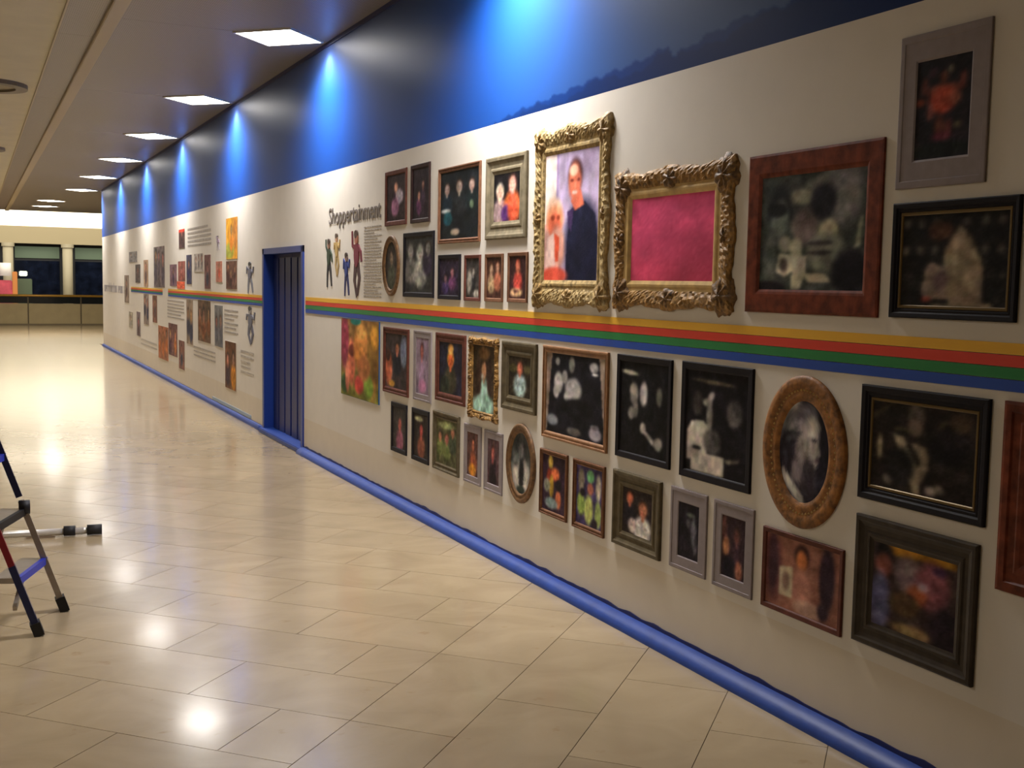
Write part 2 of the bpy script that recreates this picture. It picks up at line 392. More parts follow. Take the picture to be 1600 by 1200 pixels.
for i, p in enumerate(tiles):
    n = len(p); cx = sum(q[0] for q in p)/n; cy = sum(q[1] for q in p)/n
    area2 = sum(p[k][0]*p[(k+1) % n][1]-p[(k+1) % n][0]*p[k][1] for k in range(n))
    if area2 < 0: p = p[::-1]
    vs = [(q[0]-cx, q[1]-cy, 0) for q in p]+[(q[0]-cx, q[1]-cy, -.012) for q in p]
    fs = [tuple(range(n))]+[(k, n+k, n+(k+1) % n, (k+1) % n) for k in range(n)]
    if i < 300: link('floor_tile', mesh('floor_tile', vs, fs, m_floor), floor, (cx, cy, 0))
    else: st.add([(v[0]+cx, v[1]+cy, v[2]) for v in vs], fs)
tag(st.build('floor_tile_field', m_floor, floor), kind='stuff')

# ------------------------------------------------------------------ wall with the printed mural
ZB = 2.61; YE = 29.0; YS = -1.5
dY0, dY1, dZ = 10.62, 12.29, 1.99
wl = MB(); mats = []
def wbox(y0, y1, z0, z1, mi, x0=WX, x1=WX+.25):
    k = len(wl.f); wl.box((x0, y0, z0), (x1, y1, z1)); mats.extend([mi]*(len(wl.f)-k))
for y0, y1 in ((YS, dY0), (dY1, YE)):
    wbox(y0, y1, 0, .34, 1); wbox(y0, y1, .34, ZB, 0)
wbox(dY0, dY1, dZ, ZB, 0)
wall = wl.build('wall_right', [m_white, m_tan]); wall.data.polygons.foreach_set('material_index', mats); tag(wall, kind='structure')
# upper band: deep blue print with a paler sky and a mountain skyline at the near end
sky = [(6.3, 2.62), (5.95, 2.655), (5.5, 2.675), (5.1, 2.70), (4.7, 2.712), (4.42, 2.742), (4.37, 2.69), (4.11, 2.735), (3.79, 2.765), (3.65, 2.75), (3.42, 2.79), (3.25, 2.76), (3.05, 2.80), (2.7, 2.84), (2.2, 2.78), (1.5, 2.86), (0.5, 2.74), (-1.5, 2.82)]
ys = np.concatenate([np.linspace(YS, 7, 400), np.linspace(7, YE, 120)[1:]]); zs = np.concatenate([np.linspace(ZB, 2.9, 40), np.linspace(2.9, CEIL, 26)[1:]])
YY, ZZ = np.meshgrid(ys, zs); ske = np.array(sky)[::-1]
sl = np.interp(YY, ske[:, 0], ske[:, 1], left=2.8, right=2.0)+.008*np.sin(YY*31)+.005*np.sin(YY*67+1)
deep = np.array((10, 48, 112.)); pale = np.array((58, 84, 132.)); dark = np.array((12, 36, 84.))
f = np.clip((6.6-YY)/2.2, 0, 1)[..., None]; Cc = np.array((20, 72, 156.))*(1-f)+pale*f
refl_haze = np.clip((ZZ-3.25)/.5, 0, 1)[..., None]*np.clip((YY-6.2)/1.5, 0, 1)[..., None]; Cc = Cc*(1-refl_haze)+np.array((70, 84, 130.))*refl_haze  # reflected ceiling haze put into the colour, greyer towards the top
mo = np.clip((sl-ZZ)/.012, 0, 1)[..., None]; Cc = Cc*(1-mo)+deep*mo
sl2 = sl-.03+.02*np.sin(YY*9); mo2 = np.clip((sl2-ZZ)/.01, 0, 1)[..., None]*.5; Cc = Cc*(1-mo2)+dark*mo2
V = np.stack([np.full_like(YY, WX), YY, ZZ], -1).reshape(-1, 3); nu = len(ys); idx = np.arange(V.shape[0]).reshape(len(zs), nu)
F = np.stack([idx[:-1, :-1], idx[1:, :-1], idx[1:, 1:], idx[:-1, 1:]], -1).reshape(-1, 4)
me = mesh('wall_right', V.tolist(), F.tolist(), m_band); setcol(me, srgb2lin(Cc.reshape(-1, 3)))
up = link('wall_right', me); tag(up, kind='structure')
bk = MB().box((WX+.002, YS, ZB), (WX+.25, YE, CEIL)).build('band_backing', m_blue3, up)
tag(MB().box((WX-.012, YS, CEIL-.035), (WX+.0, YE, CEIL)).build('trim_1', m_blue3), kind='structure')
# room shell out of frame: near wall, left wall, far concourse
m_shell = mat('cream plaster', (200, 184, 150), .8, grain=.03, scale=2)
tag(MB().box((XL-.2, YN, 0), (XL, YF, CEIL)).build('wall_left', m_shell), kind='structure')
tag(MB().box((XL, YN-.2, 0), (WX+.25, YN, CEIL)).build('wall_back', m_shell), kind='structure')

# rainbow stripes: one thing per run, each colour a part
m_r = [mat('stripe yellow', (232, 178, 52), .42), mat('stripe red', (214, 62, 44), .42), mat('stripe green', (30, 128, 66), .42), mat('stripe blue', (20, 72, 168), .42)]
def rainbow(y0, y1, z1, z0, label, pale=False):
    e = empty('rainbow_stripe', (WX-.001, (y0+y1)/2, z0), -PI/2); w = abs(y1-y0)/2; hh = (z1-z0)/4
    for i in range(4):
        z = z1-z0-hh*(i+1)
        MB().box((-w, -.004, z+.001), (w, 0, z+hh-.001)).build('stripe_band', m_r[i], e)
    tag(e, label, 'stripe', 'rainbow stripes along the wall')
rainbow(YS+.02, 10.56, 1.502, 1.352, 'yellow, red, green and blue stripe on wall between gallery frames, from doorway towards camera')
rainbow(12.31, 18.9, 1.49, 1.37, 'distant rainbow stripe on wall left of the blue doorway, under the collage pictures')
rainbow(19.5, 23.6, 1.48, 1.38, 'short farthest rainbow stripe on wall near the large grey lettering')

# ------------------------------------------------------------------ doorway
door = empty('door_1', (WX, (dY0+dY1)/2, 0), -PI/2); tag(door, kind='structure'); dw = (dY1-dY0)/2
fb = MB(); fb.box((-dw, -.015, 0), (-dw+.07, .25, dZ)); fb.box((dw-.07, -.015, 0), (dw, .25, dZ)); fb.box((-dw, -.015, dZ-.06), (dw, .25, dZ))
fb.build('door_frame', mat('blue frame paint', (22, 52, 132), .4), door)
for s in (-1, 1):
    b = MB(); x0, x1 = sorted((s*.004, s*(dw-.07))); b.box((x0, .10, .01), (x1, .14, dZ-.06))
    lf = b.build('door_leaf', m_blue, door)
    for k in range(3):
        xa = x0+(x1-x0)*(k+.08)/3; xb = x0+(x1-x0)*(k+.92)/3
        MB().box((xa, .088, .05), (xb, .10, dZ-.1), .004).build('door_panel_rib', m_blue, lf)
MB().box((-dw, -.06, 0), (dw, .12, .05), .008).build('threshold', m_blue2, door)

# ------------------------------------------------------------------ skirting: rounded blue cove plus ragged tape edge
def skirt(name, y0, y1, r, hgt, rag):
    n = max(8, int((y1-y0)*6)); prof = [(0, 0)]+[(-r*math.cos(a)*1.15, hgt*(0.12+.88*math.sin(a))) for a in np.linspace(0, PI/2, 9)]
    prof = [(-r*1.15, 0)]+prof[1:]; vs = []; fs = []; k = len(prof)
    for i in range(n+1):
        y = y0+(y1-y0)*i/n; d = 1+.05*noise.noise(Vector((y*2.3, 0, 0)))
        vs += [(WX+a*d, y, c*d) for a, c in prof]
    for i in range(n):
        for j in range(k-1): fs.append((i*k+j, i*k+j+1, (i+1)*k+j+1, (i+1)*k+j))
    fs += [tuple(range(k))[::-1], tuple(n*k+j for j in range(k))]
    o = link(name, mesh(name, vs, fs, m_blue2, True)); tag(o, kind='structure')
    m_ = int((y1-y0)*28); vs = []; fs = []; rn = random.Random(4)
    hh = hgt
    for i in range(m_+1):
        y = y0+(y1-y0)*i/m_; z = hgt+rag*(.55+.5*noise.noise(Vector((y*1.7, 3, 0)))+.35*noise.noise(Vector((y*9, 7, 0))))
        vs += [(WX-.001, y, hgt-.02), (WX-.007, y, hgt-.02), (WX-.005, y, z), (WX-.001, y, z)]
    for i in range(m_):
        for j in range(3): fs.append((i*4+j, (i+1)*4+j, (i+1)*4+j+1, i*4+j+1))
    link('ragged_tape_edge', mesh('ragged_tape_edge', vs, fs, m_blue3), o)
skirt('baseboard_right', YS, dY0, .068, .058, .028)
skirt('baseboard_right', dY1, YE, .03, .060, .006)
tag(MB().box((WX-.006, 12.9, .068), (WX, 15.2, .11)).build('trim_2', mat('pale blue tape', (150, 170, 190), .5)), kind='structure')

# ------------------------------------------------------------------ ceiling
ceil = MB().box((XL, YN, CEIL+.03), (XR, 39.3, CEIL+.25)).build('ceiling', mat('ceiling void', (90, 82, 70), .9)); tag(ceil, kind='structure')
LY = [2.1, 5.95, 9.81, 13.66, 17.45, 21.25, 25.15, 29.1]
LX0, LX1 = 2.06, 2.775; LH = .43
def panel(x0, x1, y0, y1, M, z=CEIL, name='ceiling_panel'):
    MB().box((x0+.002, y0+.002, z), (x1-.002, y1-.002, z+.03)).build(name, M, ceil)
yb = [YN]+[5.95+3.85*k for k in range(9)]+[39.3]
for a, c in zip(yb[:-1], yb[1:]): panel(1.13, WX if a < 28 else XR, a, c, m_ceil)
yy = -.9
while yy < 39:
    panel(.70, 1.01, yy, min(yy+3.85, 39.3), m_ceil, CEIL+.0)
    for q in range(3): panel(XL+q*2.233, XL+(q+1)*2.233, yy-1.3 if yy > 0 else YN, min(yy+2.55, 39.3), m_cream, CEIL-.03)
    yy += 3.85
tag(MB().box((1.0, YN, CEIL-.04), (1.115, 39.3, CEIL+.03), .006).build('trim_3', m_beam), kind='structure')
tag(MB().box((.685, YN, CEIL-.045), (.70, 39.3, CEIL+.03)).build('trim_4', m_beam), kind='structure')
tag(MB().box((XL, 39.3, CEIL-.0), (XR, 39.5, CEIL+.4)).build('trim_5', m_beam), kind='structure')

# square downlights
m_diff = mat('lit diffuser', (255, 250, 244), .5, emit=PANEL_E)
m_lf = mat('lamp frame white', (225, 220, 208), .4)
def downlight(cx, y, label, wash=True, dim=1):
    """a square fitting turned 45 degrees to the wall, like the floor grid"""
    R_ = .368; hs = R_/S2; e = empty('ceiling_downlight', (cx, y, CEIL), PI/4); tag(e, label, 'ceiling light', 'square ceiling lights in a row along the wall')
    f = MB(); t = .018; hw = hs+t
    for a, c in (((-hw, -hw, -.016), (hw, -hs, -.0005)), ((-hw, hs, -.016), (hw, hw, -.0005)), ((-hw, -hs, -.016), (-hs, hs, -.0005)), ((hs, -hs, -.016), (hw, hs, -.0005))): f.box(a, c)
    f.build('lamp_frame', m_lf, e)
    MB().box((-hs, -hs, -.012), (hs, hs, -.0005)).build('diffuser', m_diff, e)
    d = bpy.data.lights.new('area_light', 'AREA'); d.shape = 'RECTANGLE'; d.size = 2*hs-.04; d.size_y = 2*hs-.04; d.energy = LAMP_W*dim; d.color = (1, .96, .93); d.spread = 2.45
    l = bpy.data.objects.new('area_light', d); COL.objects.link(l); l.parent = e; l.location = (0, 0, -.02)
    if wash:
        s = bpy.data.lights.new('wall_washer', 'SPOT'); s.energy = WASH_W*(3.0 if dim > 1 else 1); s.color = (1, .97, .95); s.spot_size = 1.9; s.spot_blend = 1; s.shadow_soft_size = .02
        l = bpy.data.objects.new('wall_washer', s); COL.objects.link(l); l.location = (WX-(.13 if dim == 1 else .26), y-(0 if dim == 1 else .15), CEIL-.03); l.rotation_euler = (0, math.radians(-8), 0)
        if dim > 1: s.spot_size = 2.35
words = ['overhead square ceiling light just above the near end of the picture wall', 'largest square ceiling light in view, nearest the camera', 'second square ceiling light from the camera in the row', 'third square ceiling light from the camera in the row',
         'fourth square ceiling light from the camera in the row', 'fifth square ceiling light from the camera in the row', 'sixth square ceiling light, last beside the wall end']
for y, wd in zip(LY[1:], words): downlight(2.418, y, wd, True, 1.2 if y < 7 else 1)
downlight(2.02, 33.78, 'small far square ceiling light shifted left, beyond the wall end', False)
downlight(2.02, 36.5, 'farthest square ceiling light just above the bright strip', False)
# round ceiling fixtures on the left
for x, y, lb in ((.18, 13.6, 'round ceiling fixture on the cream ceiling, upper left, nearer one'), (.12, 20.3, 'smaller round ceiling fixture farther along the cream ceiling')):
    e = empty('round_ceiling_fixture', (x, y, CEIL-.03)); tag(e, lb, 'ceiling fixture', 'round fixtures on the cream ceiling')
    MB().ring((0, 0, 0), .30, .42, -.045, 0).build('outer_ring', mat('fixture grey', (120, 110, 92), .5), e)
    MB().ring((0, 0, 0), .005, .30, -.02, 0).build('inner_plate', mat('fixture plate', (150, 138, 110), .5), e)

# ------------------------------------------------------------------ far end: balustrade, atrium, shops
bal = empty('balustrade', (3, 41.8, 0)); tag(bal, 'beige balustrade with golden handrail at the far end of the floor', 'railing')
m_bal = mat('balustrade beige', (176, 160, 120), .6, grain=.05, scale=4); m_gold = mat('handrail brass', (196, 150, 60), .35, .3); m_dk = mat('dark smoked glass', (28, 32, 34), .15)
for k in range(-4, 4):
    x = 1.72+k*1.68-3
    MB().box((x+.02, -.06, .02), (x+1.66, .04, .73), .01).build('balustrade_panel', m_bal, bal)
    MB().box((x-.02, -.03, .0), (x+.02, .03, 1.0)).build('post', mat('bronze post', (90, 78, 54), .5), bal)
    MB().box((x+.02, -.01, .74), (x+1.66, .0, .97)).build('glass_pane', m_dk, bal)
MB().box((-8, -.09, 0), (6, .07, .05)).build('base_curb', mat('curb', (120, 108, 84), .7), bal)
MB().tube((-8, 0, 1.0), (6, 0, 1.0), .04).build('handrail', m_gold, bal, True)
far = empty('shop_facade', (4, 75, 0)); tag(far, 'dark glazed shopfronts across the atrium under a bright light cove', 'shopfront')
MB().box((-16, 0, -1), (12, .3, 3.6)).build('dark_wall', mat('dark shop interior', (22, 22, 26), .6), far)
MB().box((-16, -.6, 3.62), (12, .3, 4.6)).build('bulkhead', mat('bulkhead beige', (170, 156, 124), .8), far)
MB().box((-16, -.1, 4.62), (12, .3, 7.5)).build('light_cove', mat('lit cove', (255, 244, 218), .5, emit=1.7), far)
MB().box((-16, -.35, 4.60), (12, -.1, 4.66)).build('cove_lip', mat('bulkhead beige', (170, 156, 124)), far)
for i, x in enumerate((-7.6, -4.4, -2.0, 1.3, 4.4)):
    c = MB().tube((x, -1.0, -1), (x, -1.0, 3.62), .29, 24).build('column', mat('column cream', (176, 166, 140), .6), far, True)
    MB().tube((x, -1.0, 3.4), (x, -1.0, 3.62), .36, 24).build('capital', mat('column cream', (176, 166, 140)), c)
for i, (x0, x1) in enumerate(((-6.9, -4.8), (-3.9, -2.5), (-1.6, .9), (1.8, 4.0))):
    MB().box((x0, -.08, 2.75), (x1, 0, 3.45)).build('fascia_sign', mat('dull green fascia', (88, 104, 84), .6, emit=.18), far)
    MB().box((x0, -.06, 0), (x1, 0, 2.6)).build('shop_window', mat('shop glass', (16, 22, 38), .12, grain=.6, scale=2), far)
# a lit display at the left edge of the view
disp = empty('shop_display', (1.7, 72, -1)); tag(disp, 'red and pink lit shop display at the left edge behind the railing', 'display')
MB().box((-1.2, 0, 0), (.45, .3, 2.4), .05).build('display_panel', mat('display pink', (170, 66, 78), .5, grain=.5, scale=1.6, emit=.35), disp)
MB().box((.45, 0, 0), (.72, .3, 2.9), .03).build('display_side', mat('display orange', (190, 120, 60), .5, emit=.3), disp)
b = MB(); b.tube((.1, .1, 2.65), (.1, .1, 3.4), .30, 20); b.build('display_head', mat('display white', (220, 210, 200), .5, emit=.4), disp, True)
e = empty('distant_counter_light', (2.9, 73, -1)); tag(e, 'small white glowing light in the dark shop beside the pale column', 'light')
MB().box((-.35, 0, 2.65), (.1, .1, 2.95), .04).build('glow_panel', mat('glow white', (220, 225, 210), .5, emit=.9), e)
MB().box((-.6, 0, 0), (.35, .12, 2.5), .04).build('counter', mat('counter green', (80, 92, 70), .5, emit=.15), e)
tag(MB().box((-14, 42.1, -1.2), (18, 75.4, -1)).build('floor', mat('lower floor', (120, 108, 84), .6)), kind='structure')
area((3, 70, 7.4), 22, 3, 900, (1, .93, .78), (math.radians(25), 0, 0))  # unseen fill added to brighten the far bulkhead and columns
area((3, 62, 7.4), 22, 3, 1500, (1, .93, .78), (math.radians(50), 0, 0))  # second added fill for the far facade, no fitting here
area((2.2, 35.5, CEIL-.08), 3.0, 3.0, 150, (1, .88, .68))  # added fill that brightens the balustrade end, no fitting of its own

# ------------------------------------------------------------------ frame materials
def wood(n, c, rough=.6, g=.25): return mat(n, c, rough, spec=.2, grain=g, scale=22, stretch=(1, 1, 1), bump=.1)
f_redbr = wood('red brown wood', (96, 54, 44)); f_dkbr = wood('dark brown wood', (52, 34, 32)); f_orange = wood('orange brown wood', (116, 80, 58))
f_olive = wood('olive grey moulding', (124, 114, 92)); f_olived = wood('dark olive moulding', (92, 82, 62)); f_black = wood('black frame', (22, 19, 26), .6, .1)
f_grey = wood('lilac grey frame', (142, 132, 134), .5, .08); f_bronze = mat('bronze frame', (112, 80, 48), .6, .1, grain=.4, scale=40, bump=.3)
f_gold = mat('antique gold', (164, 140, 92), .6, .1, grain=.45, scale=46, bump=.4); f_gold2 = mat('gold shell', (140, 112, 64), .6, .1, grain=.5, scale=60, bump=.4)
f_dgold = mat('dark antique gold', (146, 110, 56), .6, .1, grain=.6, scale=46, bump=.4); f_dgold2 = mat('dark gold shell', (112, 82, 42), .6, .1, grain=.7, scale=60, bump=.4)
f_slip = mat('pale gold slip', (190, 158, 100), .4, .3, grain=.2, scale=20); f_brown = wood('mottled brown wood', (110, 52, 34), .4, .45)
f_oval = mat('oval gold brown', (140, 92, 42), .6, .1, grain=.55, scale=36, bump=.4); f_darkgr = wood('dark grooved frame', (60, 52, 44), .4, .2)
f_tan = wood('light tan wood', (150, 112, 82), .45, .2); f_line = mat('thin gold line', (104, 84, 44), .4, .4)
U, L_ = 'framed pictures above the rainbow stripe', 'framed pictures below the rainbow stripe'
SK = (205, 150, 125); P = person
framed((8.273, 7.805, 2.482, 2.076), .035, 'flat', f_redbr, (44, 30, 34), P(.5, .28, .09, (70, 40, 60))+[('e', .68, .48, .2, .17, (190, 176, 190)), ('e', .45, .7, .2, .2, (150, 100, 130)), ('e', .5, .28, .1, .1, (196, 142, 120))],
       'small red-brown frame with a person in pale shirt, upper left corner of the gallery', U, 1)
framed((7.714, 7.34, 2.483, 2.075), .03, 'flat', f_dkbr, (40, 30, 38), P(.4, .55, .08, (90, 50, 80))+P(.65, .35, .08, (60, 45, 60), (140, 100, 90)), 'small very dark brown frame, second from the left in the top row', U, 2)
framed((7.175, 6.479, 2.412, 1.916), .03, 'step', f_orange, (20, 26, 30), P(.18, .27, .08, (24, 40, 50), (150, 130, 120))+P(.5, .25, .09, (28, 32, 36), (170, 150, 136))+P(.82, .25, .08, (22, 34, 36), (170, 140, 128))+[('e', .15, .58, .13, .03, (210, 210, 205)), ('e', .82, .52, .05, .06, (110, 130, 100)), ('e', .4, .9, .12, .05, (180, 160, 140)), ('e', .2, .7, .12, .1, (30, 80, 90))],
       'orange-brown frame around a dark group photo of several suited people', U, 3)
framed((6.388, 5.824, 2.409, 1.92), .105, 'scoop', f_olive, (24, 22, 26), P(.25, .4, .15, (180, 150, 150), (225, 185, 160), (200, 190, 170))+P(.72, .25, .17, (226, 110, 60), (230, 170, 150), (60, 35, 30))+[('e', .5, .85, .2, .2, (90, 50, 110)), ('e', .75, .75, .2, .3, (220, 90, 60))],
       'wide olive-grey grooved frame with a smiling couple in orange and pink', U, 4)
oval((8.312, 7.942, 2.004, 1.55), .05, f_bronze, (60, 56, 52), P(.5, .35, .14, (80, 84, 70), (150, 130, 110)), 'narrow bronze oval frame, leftmost picture above the stripe', U, 5)
framed((7.857, 7.25, 2.01, 1.551), .035, 'flat', f_black, (50, 50, 50), P(.2, .27, .12, (120, 116, 112), (150, 148, 140), (90, 88, 84))+P(.55, .3, .13, (150, 148, 140), (176, 174, 166), (120, 116, 110))+P(.84, .22, .1, (60, 50, 70), (130, 128, 124)),
       'black-framed grey photo of three standing people beside the small oval', U, 6)
framed((7.168, 6.784, 1.842, 1.547), .028, 'flat', f_black, (44, 34, 52), P(.65, .38, .1, (120, 70, 110), (180, 120, 130))+P(.3, .55, .09, (70, 55, 100), (120, 90, 100)), 'small black frame with a purple toned photo, left of the four small ones', U, 7)
framed((6.714, 6.465, 1.834, 1.545), .022, 'flat', f_redbr, (60, 56, 54), P(.55, .35, .1, (34, 34, 36), (190, 184, 176))+[('e', .25, .6, .2, .3, (150, 144, 134)), ('e', .8, .9, .25, .1, (180, 172, 160))], 'small brown frame, second of the four small ones, black and white couple', U, 8)
framed((6.391, 6.133, 1.835, 1.547), .022, 'flat', f_orange, (70, 44, 36), P(.3, .32, .12, (190, 160, 120), (220, 180, 150), (110, 80, 50))+P(.72, .25, .12, (200, 120, 90), (226, 170, 140), (90, 50, 30)), 'small brown frame, third of the four small ones, two warm toned faces', U, 9)
framed((6.063, 5.802, 1.838, 1.55), .022, 'flat', f_orange, (60, 36, 36), P(.5, .25, .13, (222, 84, 72), (232, 140, 110), (200, 80, 50))+[('e', .4, .85, .36, .1, (232, 190, 140)), ('e', .4, .82, .18, .03, (90, 50, 50))], 'small brown frame, fourth of the four small ones, bright coral red figure', U, 10)
A = .555/.66
ornate((5.715, 4.90, 2.487, 1.545), .115, f_gold, f_gold2, (186, 168, 200), [
    ('p', [(0, 0), (.22, 0), (.22, .55), (0, .55)], (245, 225, 215)), ('p', [(0, .55), (.3, .55), (.3, 1), (0, 1)], (225, 170, 160)), ('p', [(.22, 0), (.26, 0), (.26, .5), (.22, .5)], (160, 140, 185)), ('p', [(.42, 0), (.44, 0), (.44, .3), (.42, .3)], (170, 150, 190)),
    ('e', .18, .44, .16, .1, (238, 196, 170)), ('e', .2, .52, .17, .12, (232, 150, 110)), ('e', .2, .56, .12, .1, (226, 110, 80)), ('e', .16, .5, .04, .02, (150, 60, 40)), ('e', .27, .5, .03, .02, (150, 60, 40)),
    ('e', .26, .74, .15, .17, (232, 170, 150)), ('p', [(.05, .66), (.18, .62), (.24, 1), (.0, 1)], (240, 200, 190)), ('p', [(.2, .62), (.3, .66), (.28, .85), (.22, .85)], (228, 90, 60)),
    ('e', .72, .72, .3, .34, (30, 34, 58)), ('p', [(.42, 1), (.44, .7), (.52, .44), (.75, .39), (.95, .5), (1, .7), (1, 1)], (28, 30, 54)), ('p', [(.5, .38), (.68, .3), (.75, .42), (.58, .46)], (216, 110, 84)),
    ('p', [(.44, .46), (.56, .44), (.52, .62), (.46, .58)], (70, 50, 90)), ('e', .58, .19, .13, .13, (70, 40, 40)), ('e', .57, .24, .115, .145, (228, 122, 92)), ('e', .55, .15, .08, .045, (244, 190, 160)),
    ('e', .52, .225, .03, .012, (110, 40, 34)), ('e', .64, .225, .025, .012, (110, 40, 34)), ('e', .57, .32, .05, .015, (240, 200, 190)), ('e', .58, .265, .02, .03, (236, 150, 120)),
    ('e', .2, .96, .25, .07, (226, 90, 70))],
    'tall carved gold frame with a portrait of a man in a dark suit', U, 11, top=.135, k=150, wave=.012, corner=.08)
ornate((4.83, 3.875, 2.19, 1.556), .145, f_dgold, f_dgold2, (224, 84, 128), [('g', (206, 72, 102))], 'wide carved dark gold frame around a plain pink panel', U, 12, top=.125, k=60, wave=.010, corner=.09, Mslip=f_slip)
framed((3.779, 3.029, 2.181, 1.559), .082, 'flat', f_brown, (60, 64, 60), [
    ('e', .6, .15, .35, .13, (120, 124, 112), -.3), ('e', .8, .2, .16, .28, (120, 118, 116)), ('e', .2, .3, .13, .2, (30, 34, 36)), ('e', .2, .38, .09, .17, (100, 106, 100)), ('e', .17, .3, .1, .06, (26, 28, 30)),
    ('e', .45, .3, .13, .16, (60, 62, 60)), ('e', .45, .45, .13, .16, (122, 108, 104)), ('e', .42, .2, .12, .07, (130, 130, 110)), ('e', .62, .25, .12, .15, (28, 26, 34)), ('e', .67, .5, .09, .1, (176, 170, 140)),
    ('e', .65, .68, .18, .17, (130, 132, 118)), ('e', .6, .6, .12, .02, (60, 56, 56)), ('e', .6, .68, .12, .02, (60, 56, 56)), ('e', .26, .6, .07, .07, (150, 144, 128)), ('e', .37, .64, .06, .09, (190, 184, 160)),
    ('p', [(.2, .68), (.48, .7), (.47, .86), (.42, .99), (.33, .99), (.34, .84), (.26, .88), (.17, .84)], (196, 188, 166)), ('e', .25, .78, .04, .06, (90, 80, 74)), ('p', [(.45, .86), (.66, .86), (.72, .93), (.5, .93)], (180, 172, 150)),
    ('e', .88, .85, .16, .2, (20, 18, 26)), ('e', .1, .75, .07, .2, (90, 96, 88)), ('p', [(.95, .4), (.98, .38), (.96, .62), (.91, .66)], (150, 150, 130)), ('e', .1, .98, .16, .06, (24, 20, 26))],
    'broad red-brown wooden frame with a grey photo of a crowd of people', U, 13, railz=.092, k=130)
framed((2.97, 2.592, 2.5, 1.996), .075, 'mat', f_grey, (30, 24, 30), [
    ('e', .5, .32, .38, .06, (120, 66, 54)), ('e', .5, .42, .25, .14, (170, 72, 50)), ('e', .15, .25, .06, .08, (110, 60, 50)), ('e', .85, .25, .06, .08, (120, 60, 50)), ('e', .3, .14, .07, .05, (90, 60, 70)), ('e', .62, .13, .05, .04, (150, 140, 120)), ('e', .5, .2, .07, .06, (140, 80, 60)),
    ('e', .1, .42, .07, .04, (150, 70, 44)), ('e', .28, .52, .06, .09, (140, 80, 76)), ('e', .72, .42, .1, .07, (150, 84, 66)), ('e', .45, .68, .1, .1, (100, 56, 44)), ('e', .62, .7, .06, .09, (110, 54, 50)), ('e', .78, .68, .05, .04, (120, 110, 74)), ('e', .5, .78, .18, .05, (96, 40, 54)), ('e', .5, .92, .6, .08, (20, 24, 22))],
    'tall grey frame with a reddish group photo, topmost picture at the right', U, 14, railz=.092, k=110)
framed((2.969, 2.446, 1.949, 1.563), .035, 'line', f_black, (28, 26, 26), [('e', x, y, .035, .05, (90, 84, 78)) for x in (.06, .2, .34, .62, .78, .92) for y in (.12, .4)]+[('e', x, y+.02, .03, .025, (60, 56, 52)) for x in (.1, .24, .84, .94) for y in (.64,)]+[
    ('p', [(.42, .42), (.48, .3), (.56, .14), (.66, .28), (.76, .5), (.78, .75), (.77, .95), (.48, .95), (.44, .7)], (150, 134, 112)), ('p', [(.22, .85), (.25, .6), (.29, .52), (.45, .58), (.48, .9), (.3, .9)], (140, 122, 110)), ('e', .4, .72, .07, .1, (110, 90, 92)), ('e', .27, .9, .05, .03, (130, 60, 50)),
    ('p', [(.3, .95), (.85, .94), (.88, 1), (.3, 1)], (150, 136, 114)), ('e', .38, .2, .12, .1, (70, 46, 34))],
    'black frame at far right with a pale sail-shaped structure against dark shelves', U, 15, k=120, inner=f_line)
# below the stripe
poster((9.382, 8.388, 1.345, 0.696), (150, 110, 64), [('g', (120, 120, 50)), ('e', .1, .3, .12, .35, (150, 60, 80)), ('e', .3, .55, .1, .3, (224, 120, 90)), ('e', .3, .4, .09, .08, (110, 50, 40)), ('e', .55, .35, .2, .3, (214, 140, 70)), ('e', .55, .15, .12, .1, (230, 170, 90)), ('e', .85, .5, .14, .5, (150, 110, 50)),
    ('e', .5, .82, .12, .12, (210, 80, 70)), ('e', .75, .82, .12, .14, (130, 160, 60)), ('e', .62, .6, .16, .16, (190, 120, 70)), ('e', .1, .85, .1, .12, (60, 90, 50)), ('e', .4, .02, .14, .05, (40, 130, 120)), ('e', .18, .75, .06, .2, (230, 140, 110)), ('e', .9, .2, .1, .15, (220, 160, 60))],
    'large colourful unframed poster with blue edge, left end below the stripe', L_, 16, edge=mat('blue edge', (30, 90, 150), .5), t=.008, k=120)
framed((8.282, 7.728, 1.314, 0.818), .045, 'step', f_redbr, (60, 50, 52), P(.55, .28, .1, (26, 30, 44), (200, 130, 100), (40, 26, 24))+[('e', .15, .65, .17, .3, (200, 110, 80)), ('e', .12, .4, .1, .12, (60, 36, 30)), ('e', .85, .3, .15, .3, (120, 130, 150)), ('e', .3, .92, .15, .06, (190, 140, 60))],
       'red-brown frame with a person in dark top, first framed below the stripe', L_, 17)
framed((7.627, 7.281, 1.315, 0.821), .05, 'mat', f_grey, (140, 122, 140), P(.45, .25, .12, (170, 140, 170), (190, 110, 100), (80, 40, 40), h=4)+[('e', .5, .85, .3, .12, (190, 130, 170))], 'grey-lilac frame with a person in a pale lilac top', L_, 18)
framed((7.192, 6.679, 1.32, 0.861), .06, 'step', f_redbr, (34, 34, 52), P(.5, .35, .14, (70, 66, 48), (222, 110, 60), (224, 160, 60))+[('e', .5, .12, .12, .1, (230, 170, 90)), ('e', .25, .85, .2, .2, (44, 50, 40))], 'red-brown frame with an orange-faced figure against dark blue', L_, 19)
ornate((6.601, 6.182, 1.318, 0.814), .046, f_dgold, f_dgold2, (60, 48, 36), P(.5, .38, .13, (166, 206, 190), (200, 150, 110), (54, 38, 30), h=3.6)+[('e', .5, .12, .25, .1, (120, 90, 54)), ('e', .4, .46, .1, .04, (200, 205, 195)), ('e', .25, .5, .15, .3, (60, 42, 32)), ('e', .75, .45, .12, .3, (56, 40, 32)), ('e', .5, .9, .5, .16, (170, 214, 196))],
       'small carved gold frame with a long-haired person in mint green', L_, 20, wave=.006, corner=.035)
